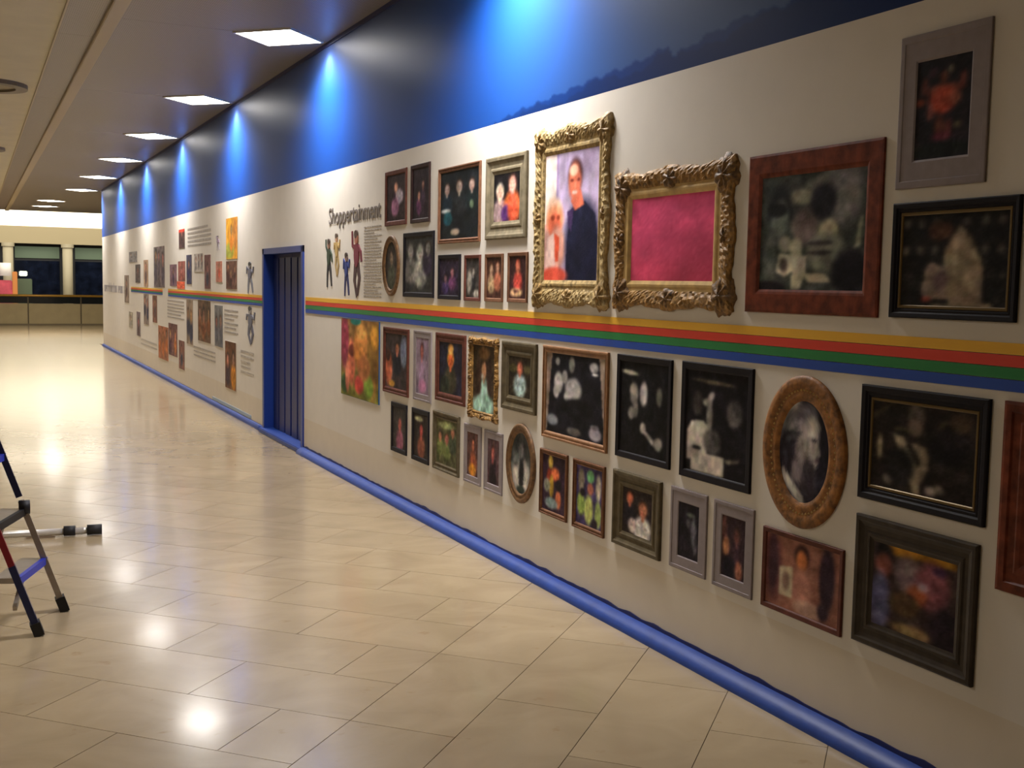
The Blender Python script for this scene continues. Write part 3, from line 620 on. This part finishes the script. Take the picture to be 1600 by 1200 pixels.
framed((6.114, 5.66, 1.32, 0.919), .085, 'scoop', f_olived, (50, 42, 32), P(.52, .3, .15, (168, 190, 190), (206, 120, 96), (60, 36, 28))+[('e', .2, .3, .2, .1, (90, 84, 50)), ('e', .85, .3, .15, .1, (100, 90, 60))], 'dark olive grooved frame with a person in pale blue, under the stripe', L_, 21)
framed((8.092, 7.754, 0.757, 0.386), .035, 'flat', f_black, (60, 56, 54), P(.55, .4, .15, (150, 90, 110), (200, 110, 100), (70, 70, 66)), 'leftmost small black frame in the bottom row', L_, 22)
framed((7.644, 7.308, 0.759, 0.384), .035, 'flat', f_black, (44, 36, 34), P(.55, .38, .14, (150, 90, 70), (190, 90, 80), (40, 24, 24))+[('e', .35, .12, .3, .06, (190, 190, 150))], 'second small black frame in the bottom row, with a pale streak above a face', L_, 23)
framed((7.216, 6.761, 0.786, 0.386), .05, 'scoop', f_olived, (84, 84, 56), crowd(24, 3, [(110, 120, 70), (70, 80, 60)], asp=.9, s0=.09)+[('e', .5, .12, .4, .08, (160, 170, 120))], 'olive frame with a greenish group photo in the bottom row', L_, 24)
framed((6.684, 6.414, 0.759, 0.384), .05, 'mat', f_grey, (96, 66, 60), P(.55, .3, .15, (170, 90, 60), (200, 120, 90), (50, 30, 30))+[('e', .5, .85, .3, .14, (226, 150, 50))], 'grey frame with a glowing orange spot, left of a grey pair in the bottom row', L_, 25)
framed((6.363, 6.096, 0.757, 0.383), .05, 'mat', f_grey, (90, 66, 70), P(.45, .32, .15, (40, 26, 36), (196, 110, 100), (60, 36, 36))+[('e', .5, .9, .3, .14, (26, 18, 26))], 'grey frame with a dark dressed person, directly left of the small lower oval', L_, 26)
oval((6.033, 5.655, 0.852, 0.388), .055, f_bronze, (76, 78, 76), [('e', .45, .25, .3, .2, (56, 58, 58)), ('e', .5, .7, .42, .28, (206, 200, 190)), ('e', .52, .65, .12, .3, (26, 26, 30)), ('e', .5, .3, .12, .12, (110, 108, 104)), ('e', .25, .45, .15, .12, (90, 94, 90)), ('e', .5, .93, .2, .08, (50, 60, 54))],
     'small bronze oval frame with a person in white shirt and dark tie', L_, 27)
framed((5.578, 4.865, 1.323, 0.816), .038, 'step', f_tan, (24, 24, 32), [('p', [(0, 0), (.1, 0), (.02, 1), (0, 1)], (150, 130, 116)), ('p', [(.9, 0), (1, 0), (1, .9)], (170, 150, 136)),
    ('e', .2, .1, .04, .05, (170, 170, 160)), ('e', .45, .12, .05, .1, (150, 146, 140)), ('e', .22, .36, .08, .13, (206, 202, 200)), ('e', .18, .48, .05, .08, (200, 196, 190)), ('e', .48, .42, .14, .14, (214, 210, 208)), ('e', .38, .52, .06, .06, (204, 200, 196)), ('e', .33, .28, .05, .08, (160, 156, 152)), ('e', .82, .12, .07, .06, (170, 170, 168)), ('e', .84, .2, .05, .015, (220, 220, 220)),
    ('e', .12, .84, .1, .07, (140, 140, 150)), ('e', .86, .9, .1, .08, (180, 170, 184)), ('e', .85, .82, .07, .03, (120, 116, 124)), ('e', .5, .93, .12, .05, (110, 104, 100)), ('e', .66, .64, .04, .08, (96, 90, 80)), ('e', .55, .65, .3, .12, (18, 18, 24))],
    'light tan wooden frame with a dark stage photo of white figures', L_, 28, k=140)
framed((4.78, 4.298, 1.324, 0.823), .032, 'flat', f_black, (18, 18, 22), [('e', .2, .12, .18, .025, (196, 190, 170), .06), ('e', .3, .34, .09, .12, (130, 128, 124)), ('e', .28, .3, .07, .06, (170, 160, 150)), ('e', .5, .33, .08, .13, (196, 186, 184)), ('e', .82, .34, .06, .1, (120, 120, 110)), ('e', .25, .56, .07, .07, (150, 144, 140)), ('e', .34, .5, .05, .1, (150, 144, 136)),
    ('e', .5, .7, .06, .06, (190, 182, 176)), ('e', .65, .8, .2, .03, (170, 164, 158), .5), ('e', .82, .84, .08, .07, (176, 170, 160))],
    'wide black frame with a black and white photo of people, under the pink panel', L_, 29, k=130)
framed((4.217, 3.706, 1.328, 0.815), .036, 'flat', f_black, (18, 16, 22), [('e', .45, .1, .35, .02, (110, 100, 80), .03), ('e', .2, .32, .08, .12, (70, 66, 64)), ('e', .42, .24, .06, .04, (180, 174, 166), -.6), ('e', .36, .3, .08, .04, (170, 166, 156)), ('e', .4, .44, .05, .16, (140, 136, 130)), ('p', [(.02, .62), (.1, .5), (.3, .48), (.38, .55), (.36, .8), (.2, .86), (.03, .9)], (200, 192, 180)),
    ('e', .45, .68, .15, .12, (90, 86, 84)), ('e', .8, .38, .12, .14, (90, 86, 84)), ('p', [(.1, .8), (.66, .8), (.66, 1), (.1, 1)], (208, 198, 182)), ('e', .2, .76, .08, .02, (30, 30, 36)), ('p', [(.66, .82), (.9, .78), (.9, .82), (.7, .86)], (130, 124, 110)), ('e', .85, .65, .2, .15, (22, 20, 26))],
    'largest plain black frame, black and white photo with a white block', L_, 30, k=130)
framed((5.591, 5.271, 0.748, 0.385), .028, 'step', f_orange, (54, 36, 52), [('e', .35, .12, .1, .12, (220, 190, 90)), ('e', .55, .32, .2, .12, (214, 110, 70)), ('e', .3, .4, .12, .16, (170, 70, 50)), ('e', .4, .55, .1, .2, (200, 160, 60)), ('e', .2, .55, .14, .12, (160, 160, 140)), ('e', .7, .75, .12, .16, (216, 120, 80)), ('e', .4, .85, .28, .1, (150, 170, 170)), ('e', .7, .5, .12, .1, (26, 20, 26))],
    'small orange-brown frame, colourful costumed figures, left of a matching pair', L_, 31, k=150)
framed((5.203, 4.874, 0.747, 0.383), .03, 'step', f_orange, (66, 56, 96), [('e', .55, .15, .14, .11, (120, 190, 130)), ('e', .55, .36, .12, .1, (180, 110, 90)), ('e', .2, .25, .12, .2, (150, 140, 120)), ('e', .85, .3, .1, .22, (190, 180, 160)), ('e', .5, .72, .17, .25, (196, 206, 120)), ('e', .2, .65, .15, .2, (150, 180, 90)), ('e', .85, .75, .12, .22, (170, 190, 110)), ('e', .25, .45, .1, .07, (34, 26, 34)), ('e', .72, .92, .12, .08, (50, 40, 50))],
    'small orange-brown frame with green and yellow figures, right of a matching pair', L_, 32, k=150)
framed((4.786, 4.355, 0.756, 0.387), .085, 'scoop', f_olived, (44, 34, 34), P(.25, .22, .13, (30, 26, 34), (206, 120, 90), (60, 34, 26))+P(.7, .42, .15, (210, 205, 200), (200, 130, 100), (110, 66, 46))+[('e', .35, .8, .14, .16, (206, 190, 184)), ('e', .82, .82, .13, .2, (222, 216, 206))],
    'olive grooved frame with two people in white, centre of the bottom row', L_, 33, k=140, railz=.075)
framed((4.277, 3.997, 0.756, 0.388), .062, 'mat', f_grey, (28, 24, 34), [('e', .75, .5, .12, .25, (120, 120, 130)), ('e', .6, .2, .2, .04, (110, 120, 110)), ('e', .5, .35, .1, .08, (80, 80, 84)), ('e', .85, .75, .1, .15, (90, 88, 96))], 'grey frame with a near-black photo, left of the bottom right grey pair', L_, 34, k=140)
framed((3.945, 3.671, 0.755, 0.383), .058, 'mat', f_grey, (52, 36, 44), P(.65, .3, .13, (60, 40, 50), (130, 84, 76))+[('e', .2, .5, .14, .16, (190, 130, 90)), ('e', .35, .85, .3, .2, (24, 20, 34)), ('e', .75, .85, .15, .16, (170, 110, 90)), ('e', .1, .2, .12, .2, (110, 70, 66))], 'grey frame with a warm toned couple, right of the bottom right grey pair', L_, 35, k=140)
oval((3.628, 3.150, 1.327, 0.741), .098, f_oval, (34, 32, 44), [
    ('e', .15, .2, .3, .3, (200, 196, 190)), ('e', .3, .3, .3, .2, (112, 110, 118)), ('e', .18, .5, .2, .2, (48, 44, 56)), ('e', .55, .12, .2, .1, (104, 100, 110)), ('e', .58, .4, .2, .22, (168, 160, 158)), ('e', .66, .3, .16, .16, (196, 190, 184)), ('p', [(.75, .35), (.86, .49), (.76, .53), (.78, .6), (.7, .7), (.55, .68), (.55, .35)], (176, 168, 164)),
    ('e', .7, .37, .05, .015, (40, 36, 46)), ('e', .77, .56, .05, .018, (90, 70, 80)), ('e', .38, .48, .06, .07, (150, 140, 140)), ('e', .42, .72, .15, .22, (140, 132, 132)), ('e', .62, .75, .14, .2, (60, 54, 64)), ('e', .25, .92, .3, .14, (64, 60, 70)), ('p', [(.1, .68), (.5, .92), (.56, 1), (.44, 1), (.08, .8)], (210, 206, 200)), ('e', .9, .35, .1, .2, (24, 22, 34)), ('e', .32, .25, .16, .03, (150, 146, 150), -.5), ('e', .3, .36, .18, .03, (80, 78, 88), -.4)],
    'large gold-brown oval frame with a black and white profile portrait', L_, 36, beads=64, M2=f_slip, k=150)
framed((3.606, 3.141, 0.707, 0.383), .022, 'flat', f_redbr, (150, 100, 84), [('e', .1, .45, .13, .5, (110, 66, 66)), ('e', .1, .4, .07, .42, (70, 44, 54)), ('e', .84, .4, .1, .45, (50, 34, 46)), ('e', .5, .2, .1, .16, (50, 30, 30)), ('e', .5, .26, .075, .14, (200, 120, 70)), ('e', .5, .7, .14, .32, (186, 128, 112)), ('p', [(.2, .42), (.38, .38), (.38, .82), (.2, .82)], (206, 190, 160)), ('e', .29, .6, .05, .14, (150, 120, 104)), ('e', .6, .9, .2, .12, (200, 160, 140)), ('e', .8, .85, .07, .12, (60, 44, 56))],
    'thin red-brown frame with a person holding a pale sheet, under the large oval', L_, 37, k=150)
framed((3.081, 2.52, 1.323, 0.918), .045, 'line', f_black, (36, 30, 28), [
    ('e', .45, .15, .08, .14, (104, 94, 84)), ('e', .44, .26, .07, .1, (120, 104, 92)), ('e', .3, .3, .07, .02, (90, 80, 60)), ('p', [(.23, .36), (.33, .38), (.5, .75), (.5, .98), (.45, .98)], (170, 156, 130)), ('p', [(.4, .42), (.56, .46), (.58, .66), (.52, .85), (.47, .78), (.5, .6)], (150, 136, 116)), ('e', .1, .52, .025, .14, (180, 170, 140)), ('e', .2, .86, .05, .06, (176, 166, 150)),
    ('e', .6, .9, .05, .05, (170, 160, 150)), ('e', .68, .87, .04, .05, (130, 120, 110)), ('e', .65, .25, .1, .02, (110, 100, 60), -.7), ('e', .75, .4, .2, .2, (26, 22, 26)), ('e', .14, .1, .18, .012, (84, 76, 50), -.5), ('e', .85, .15, .1, .1, (70, 56, 44)), ('e', .3, .7, .15, .2, (24, 22, 24))],
    'black frame with gold inner line, dark photo crossed by a pale diagonal sash', L_, 38, k=120, inner=f_line)
framed((3.079, 2.534, 0.859, 0.398), .085, 'scoop', f_darkgr, (60, 46, 44), [('p', [(.15, 0), (1, .0), (1, .08), (.15, .1)], (170, 120, 40)), ('e', .45, .3, .18, .22, (130, 110, 112)), ('e', .13, .1, .12, .12, (24, 20, 26)), ('e', .14, .26, .1, .14, (130, 76, 66)), ('e', .1, .7, .13, .35, (90, 90, 124)), ('e', .72, .35, .2, .28, (124, 72, 80)), ('e', .55, .5, .12, .12, (150, 80, 50)), ('e', .47, .58, .05, .07, (26, 20, 30)), ('e', .8, .15, .08, .06, (60, 36, 60)), ('e', .62, .38, .06, .05, (160, 140, 150)),
    ('e', .4, .65, .18, .14, (84, 62, 40)), ('e', .5, .94, .24, .07, (150, 124, 84)), ('e', .9, .8, .2, .25, (30, 20, 28))],
    'large dark grooved frame at the bottom right with a dim colour photo', L_, 39, k=110)
framed((2.464, 1.95, 1.325, 0.738), .10, 'step', f_brown, (50, 40, 40), crowd(40, 2, [(60, 50, 60)]), 'brown wooden frame cut off by the right edge of the view', L_, 40)

# ------------------------------------------------------------------ printed collage left of the doorway
CG = 'collage prints on the wall left of the doorway'
def cg(box, bgc, seed, label, n=1, cols=((90, 70, 70), (60, 60, 80)), extra=(), **kw):
    ops = list(extra)+crowd(seed, n, list(cols), asp=(box[0]-box[1])/(box[2]-box[3]), s0=.1, s1=.14)
    poster(box, bgc, ops, label, CG, seed, k=60, **kw)
cg((14.26, 13.60, 2.40, 1.90), (226, 160, 50), 51, 'bright orange-yellow poster, high on the wall beside the doorway', 1, ((230, 140, 50),), [('e', .8, .4, .2, .4, (200, 130, 60)), ('e', .3, .8, .4, .2, (170, 170, 70))])
cg((14.27, 13.63, 1.88, 1.536), (104, 72, 58), 52, 'brown group photo directly below the orange poster', 3, ((80, 50, 50), (120, 60, 50)))
cg((14.35, 13.70, .895, .308), (110, 70, 44), 53, 'tall dark brown and orange poster, lowest near the doorway', 2, ((200, 130, 40), (60, 40, 50)))
cg((14.92, 14.505, 1.885, 1.617), (196, 130, 110), 54, 'small salmon pink print left of the brown group photo', 1, ((200, 90, 70),))
cg((15.72, 15.267, 1.98, 1.523), (116, 80, 78), 55, 'narrow reddish brown portrait print above the stripe', 1)
cg((16.5, 15.81, 2.007, 1.751), (176, 168, 160), 56, 'pale grey print of several people, upper middle of the collage', 3, ((130, 124, 124),))
cg((17.14, 16.71, 2.002, 1.577), (70, 70, 96), 57, 'narrow dark blue portrait print above the stripe', 1, ((40, 44, 90),))
cg((17.80, 17.286, 2.392, 2.108), (80, 56, 56), 58, 'small dark print with a red top edge, high in the collage', 1, ((60, 40, 44),), [('p', [(0, 0), (1, 0), (1, .15), (0, .15)], (220, 60, 44))])
cg((17.89, 17.254, 1.917, 1.62), (150, 90, 80), 59, 'reddish print under the small dark one', 1, ((170, 90, 80),))
cg((18.0, 17.3, 1.615, 1.50), (230, 104, 70), 60, 'bright coral block resting on the stripe', 1, ((230, 104, 70),))
cg((18.69, 18.005, 1.876, 1.537), (130, 100, 110), 61, 'purple toned figure print left of the coral block', 1, ((80, 60, 90),))
cg((20.44, 19.214, 2.187, 1.50), (116, 104, 104), 62, 'largest grey print of the far collage, above the stripe', 3, ((90, 80, 90),))
cg((21.735, 21.151, 1.983, 1.50), (170, 140, 112), 63, 'narrow tan print left of the largest grey one', 1)
cg((22.9, 22.167, 1.912, 1.562), (100, 92, 90), 64, 'small dark grey print in the far collage', 1)
cg((23.85, 22.594, 2.166, 1.955), (150, 146, 146), 65, 'pale grey wide print, highest of the far collage', 2, ((130, 126, 130),))
cg((24.65, 23.909, 1.707, 1.148), (140, 124, 110), 66, 'tall brown-grey print, leftmost of the collage', 1)
cg((23.97, 23.362, .984, .664), (176, 168, 150), 67, 'faint pale print, leftmost below the stripe', 1, ((150, 146, 140),))
cg((22.79, 22.242, 1.017, .554), (130, 116, 120), 68, 'tall grey-purple print, second from left below the stripe', 1)
cg((21.78, 21.112, 1.37, .815), (150, 134, 124), 69, 'tall tan-grey print below the stripe, under the narrow tan one', 2)
cg((20.64, 20.104, 1.36, .89), (130, 90, 76), 70, 'narrow red-brown print hanging from the short far stripe', 1)
cg((19.99, 18.9, .864, .312), (170, 110, 80), 71, 'orange-brown group print in the lower far collage', 3, ((190, 110, 60), (120, 70, 60)))
cg((18.88, 18.0, .948, .436), (120, 84, 80), 72, 'dark brown group print beside the orange-brown one', 2, ((180, 110, 60), (80, 50, 60)))
cg((17.88, 17.359, .723, .285), (130, 90, 80), 73, 'small low brown print under the narrow blue portrait', 1)
cg((17.17, 16.634, 1.355, .703), (150, 130, 110), 74, 'tall pale brown print touching the underside of the stripe', 2)
cg((16.23, 15.284, 1.365, .798), (106, 82, 64), 75, 'large dark brown print with green base, below the stripe', 3, ((60, 70, 50), (130, 80, 50)))
cg((15.02, 14.48, 1.323, .789), (120, 120, 120), 76, 'grey portrait print, nearest the doorway below the stripe', 2, ((100, 100, 110),))

# thin cut-out figures
def cutout(yc, z0, z1, pal, pose, label, group, name='figure_cutout', sx=1.0):
    h = z1-z0; e = empty(name, (WX, yc, z0), -PI/2); r = random.Random(pose); q = [0]
    def disc(nm, cx, cz, rx, rz, c):
        q[0] += 1; t = .003+.0012*q[0]; n = 20
        vs = [(sx*(cx*h+rx*h*math.cos(2*PI*k/n)), -t, cz*h+rz*h*math.sin(2*PI*k/n)) for k in range(n)]+[(sx*(cx*h+rx*h*math.cos(2*PI*k/n)), 0, cz*h+rz*h*math.sin(2*PI*k/n)) for k in range(n)]
        link(nm, mesh(nm, vs, [tuple(range(n))]+[(k, n+k, n+(k+1) % n, (k+1) % n) for k in range(n)], mat('cutout %d %d %d' % c, c, .5)), e)
    def limb(nm, p, m_, e2, w0, w1, c):
        q[0] += 1; t = .003+.0012*q[0]; vs = []; pts = [p, m_, e2]
        for i, (x, z) in enumerate(pts):
            a = pts[min(i+1, 2)]; b_ = pts[max(i-1, 0)]; dx, dz = a[0]-b_[0], a[1]-b_[1]; L = math.hypot(dx, dz); w = w0+(w1-w0)*i/2
            vs += [((x-dz/L*w)*h, -t, (z+dx/L*w)*h), ((x+dz/L*w)*h, -t, (z-dx/L*w)*h)]
        vs = [(x*sx, y_, z) for x, y_, z in vs]; vs += [(x, 0, z) for x, _, z in vs]
        fs = [(0, 1, 3, 2), (2, 3, 5, 4), (0, 2, 8, 6), (2, 4, 10, 8), (1, 7, 9, 3), (3, 9, 11, 5), (4, 5, 11, 10), (0, 6, 7, 1)]
        link(nm, mesh(nm, vs, fs, mat('cutout %d %d %d' % c, c, .5)), e)
    top, trou, skin = pal; s = 1 if pose % 2 else -1
    limb('leg', (-.05, .48), (-.10, .25), (-.07*s-.05, 0), .07, .035, trou); limb('leg', (.05, .48), (.14, .28), (.12+.08*s, .03), .07, .035, trou)
    limb('arm', (-.09, .74), (-.2, .8+.04*s), (-.22, .98 if pose in (1, 4) else .62), .04, .025, top); limb('arm', (.09, .74), (.2, .66), (.24, .84 if pose in (2, 3) else .52), .04, .025, top)
    disc('torso', 0, .62, .11, .18, top); disc('head', .01*s, .88, .075, .1, skin); disc('hair', .01*s, .93, .08, .06, tuple(int(k*.4) for k in skin))
    tag(e, label, 'figure print', group)
FG = 'cut-out dancer prints beside the title'
cutout(9.79, 1.60, 2.03, ((40, 60, 44), (30, 32, 40), (150, 110, 90)), 1, 'dark green dancing figure print, leftmost of the four under the title', FG)
cutout(9.55, 1.70, 2.07, ((190, 160, 100), (176, 150, 100), (200, 160, 130)), 2, 'pale yellow dancing figure print, second of the four', FG)
cutout(9.27, 1.53, 1.90, ((40, 60, 130), (34, 44, 100), (150, 120, 110)), 3, 'blue dancing figure print, third and lowest of the four', FG)
cutout(8.99, 1.53, 2.08, ((120, 40, 60), (70, 44, 50), (170, 110, 90)), 4, 'dark red dancing figure print, rightmost and tallest of the four', FG)
cutout(12.95, 1.50, 1.86, ((96, 98, 116), (120, 122, 134), (130, 126, 126)), 3, 'grey leaping figure print above the stripe by the doorway', 'grey figure prints by the doorway', sx=2.1)
cutout(12.93, .92, 1.36, ((104, 106, 122), (90, 92, 112), (150, 146, 146)), 2, 'grey leaping figure print below the stripe by the doorway', 'grey figure prints by the doorway', sx=2.1)
cutout(14.8, 2.02, 2.21, ((150, 130, 150), (150, 140, 150), (170, 150, 150)), 1, 'tiny pale figure print left of the orange poster', 'grey figure prints by the doorway', sx=2.1)

# ------------------------------------------------------------------ lettering
m_txt = mat('grey lettering', (120, 112, 108), .5)
cu = bpy.data.curves.new('title', 'FONT'); cu.body = 'Shoppertainment'; cu.extrude = .004; cu.offset = .006; cu.size = 1
to = bpy.data.objects.new('title_tmp', cu); COL.objects.link(to); bpy.context.view_layer.update()
me = bpy.data.meshes.new_from_object(to.evaluated_get(bpy.context.evaluated_depsgraph_get())); bpy.data.objects.remove(to)
co = np.zeros(len(me.vertices)*3); me.vertices.foreach_get('co', co); co = co.reshape(-1, 3)
x0, x1 = co[:, 0].min(), co[:, 0].max(); z0, z1 = co[:, 1].min(), co[:, 1].max()
nc = np.stack([(co[:, 0]-x0)/(x1-x0)*1.40, -(co[:, 2]+.004)*.6, (co[:, 1]-z0)/(z1-z0)*.185], -1)
me.vertices.foreach_set('co', nc.ravel()); me.update(); me.materials.clear(); me.materials.append(m_txt); me.name = 'title_lettering'
tl = link('title_lettering', me, None, (WX-.001, 9.785, 2.105), -PI/2)
tag(tl, 'grey printed title lettering above the four dancing figures', 'lettering')
def textblock(y0, y1, zt, zb, rows, label, seed, th=.38, c=(164, 156, 148)):
    r = random.Random(seed); root, w, h = frame_root('text_block', y0, y1, zt, zb); M = mat('text %d' % c[0], c, .5)
    b = MB(); step = h/rows
    for i in range(rows):
        z = h/2-step*(i+.5); x = -w/2; end = w/2*(1 if r.random() < .8 else r.uniform(.2, .8))
        while x < end:
            L = min(r.uniform(.02, .07)*max(1, w), end-x); b.box((x, -.002, z-step*th/2), (x+L, 0, z+step*th/2)); x += L+.012*max(1, w)
    o = b.build('text_lines', M, root); o['kind'] = 'stuff'
    tag(root, label, 'text', 'blocks of small grey text on the wall')
textblock(8.80, 8.37, 2.10, 1.53, 24, 'narrow column of tiny grey text beside the small oval frame', 1)
textblock(17.05, 15.25, 2.394, 2.10, 5, 'large pale text block high in the far collage', 2, .5)
textblock(14.40, 13.6, 1.30, .98, 6, 'text block under the stripe near the doorway', 3)
textblock(19.0, 17.4, 1.33, 1.02, 6, 'text block under the stripe in the middle of the far collage', 4, .4)
textblock(16.6, 15.0, .72, .55, 3, 'short pale text block low in the collage', 5, .4)
textblock(13.45, 12.75, .85, .55, 5, 'faint text block low beside the doorway', 6, .4, (186, 178, 168))
textblock(22.2, 20.2, .55, .40, 2, 'faint text low at the far end', 7, .4, (186, 178, 168))
bl = MB(); x = 0; r = random.Random(9); 
while x < 3.9:
    wd = r.uniform(.16, .3); hh = r.choice((.15, .15, .21)); t = .045
    bl.box((x, -.004, 0), (x+t, 0, hh)); bl.box((x+wd-t, -.004, 0), (x+wd, 0, .15)); bl.box((x+t, -.004, r.choice((0, .055, .11))), (x+wd-t, 0, .15)) if r.random() < .8 else None; x += wd+.07
o = bl.build('wall_lettering', mat('pale grey lettering', (150, 146, 150), .5), None, False, (WX, 28.6, 1.33), -PI/2)
tag(o, 'row of large grey lettering at the far end of the wall, too blurred to read', 'lettering')

# ------------------------------------------------------------------ folding step ladder at the left edge
lad = empty('step_ladder', (-.35, 5.8, 0)); tag(lad, 'aluminium folding step ladder with red and blue rail, standing at the left edge', 'ladder')
m_al = mat('aluminium', (168, 160, 152), .35, .6, grain=.1, scale=20); m_rub = mat('black rubber', (24, 24, 30), .6); m_red = mat('red rail sleeve', (140, 26, 44), .4); m_nb = mat('navy rail sleeve', (24, 34, 84), .4); m_cyb = mat('bright blue strap', (40, 60, 190), .4)
O = Vector((-.35, 5.8, 0))
def pt(foot, z): return Vector((foot[0]-.34*z, foot[1]+.05*z, z))-O
N_, F_ = (.25, 5.55), (.385, 5.92); H = 1.95
def seg(nm, foot, z0, z1, M, w=.055, d=.028, par=lad): return MB().bar(pt(foot, z0), pt(foot, z1), d, w, (0, 1, 0)).build(nm, M, par)
a = seg('front_rail', N_, .32, H, m_red); seg('rail_sleeve', N_, .03, .33, m_nb, .058, .031, a); MB().bar(pt(N_, 0), pt(N_, .06), .045, .075, (0, 1, 0)).build('rubber_foot', m_rub, a)
a = seg('front_rail', F_, .03, .56, m_al); seg('rail_sleeve', F_, .58, H, m_nb, .05, .03, a); MB().bar(pt(F_, 0), pt(F_, .07), .045, .075, (0, 1, 0)).build('rubber_foot', m_rub, a)
for i, z in enumerate((.27, .52, .79, 1.06, 1.33, 1.6)):
    p, q = pt(N_, z), pt(F_, z); c = MB()
    dv = Vector((-.10, .035, 0))
    c.add([p, q, q+dv, p+dv, p-Vector((0, 0, .025)), q-Vector((0, 0, .025)), q+dv-Vector((0, 0, .025)), p+dv-Vector((0, 0, .025))], [(0, 1, 2, 3), (7, 6, 5, 4), (0, 4, 5, 1), (1, 5, 6, 2), (2, 6, 7, 3), (3, 7, 4, 0)])
    s_ = c.build('step', m_al, lad)
    MB().bar(p+Vector((.008, 0, -.012)), q+Vector((.008, 0, -.012)), .02, .034).build('step_nosing', m_rub if i % 2 else m_cyb, s_)
    MB().bar(p+Vector((-.01, .0, -.14)), q+Vector((-.08, 0, -.02)), .018, .022).build('step_brace', m_al, s_)
top = (pt(N_, H)+pt(F_, H))/2
MB().box((top.x-.16, top.y-.24, H-.02), (top.x+.08, top.y+.24, H+.03), .01).build('top_cap', m_rub, lad)
for f in (N_, F_):
    g_ = Vector((f[0]-1.25, f[1]+.2, 0))-O; a = MB().bar(g_+Vector((0, 0, .05)), pt(f, H)-Vector((.08, 0, 0)), .03, .05, (0, 1, 0)).build('rear_rail', m_al, lad)
    MB().bar(g_, g_+Vector((.02, 0, .07)), .05, .07, (0, 1, 0)).build('rubber_foot', m_rub, a)
for z in (.35, .9, 1.45):
    k = z/H; A_, B_ = [(Vector((f[0]-1.25, f[1]+.2, 0))-O)*(1-k)+(pt(f, H)-Vector((.08, 0, 0)))*k for f in (N_, F_)]
    MB().bar(A_, B_, .02, .03).build('rear_brace', m_al, lad)
a = pt(F_, .53); b = MB(); b.tube(a+Vector((-.02, -.02, 0)), a+Vector((.03, -.02, 0)), .034, 18); b.build('hinge_knob', m_rub, lad, True)
# silver pole lying on the floor behind the ladder
pole = empty('telescopic_pole', (.2, 7.68, 0)); tag(pole, 'silver telescopic pole with black end grips lying on the floor behind the ladder', 'pole')
D = Vector((.955, -.10, 0)).normalized()
MB().tube(D*-.9+Vector((0, 0, .03)), D*.42+Vector((0, 0, .03)), .022, 14).build('pole_tube', mat('bright aluminium', (206, 200, 190), .3, .4), pole, True)
MB().tube(D*.30+Vector((0, 0, .034)), D*.37+Vector((0, 0, .034)), .032, 14).build('grip_collar', m_rub, pole, True)
MB().tube(D*.44+Vector((0, 0, .034)), D*.53+Vector((0, 0, .034)), .033, 14).build('end_grip', m_rub, pole, True)
MB().tube(D*.36+Vector((0, 0, .03)), D*.46+Vector((0, 0, .03)), .02, 14).build('end_section', mat('bright aluminium', (206, 200, 190)), pole, True)
MB().bar(D*.08+Vector((0, .06, .01)), D*.25+Vector((0, .06, .01)), .012, .02).build('clip', mat('dark red clip', (90, 50, 50), .5), pole)
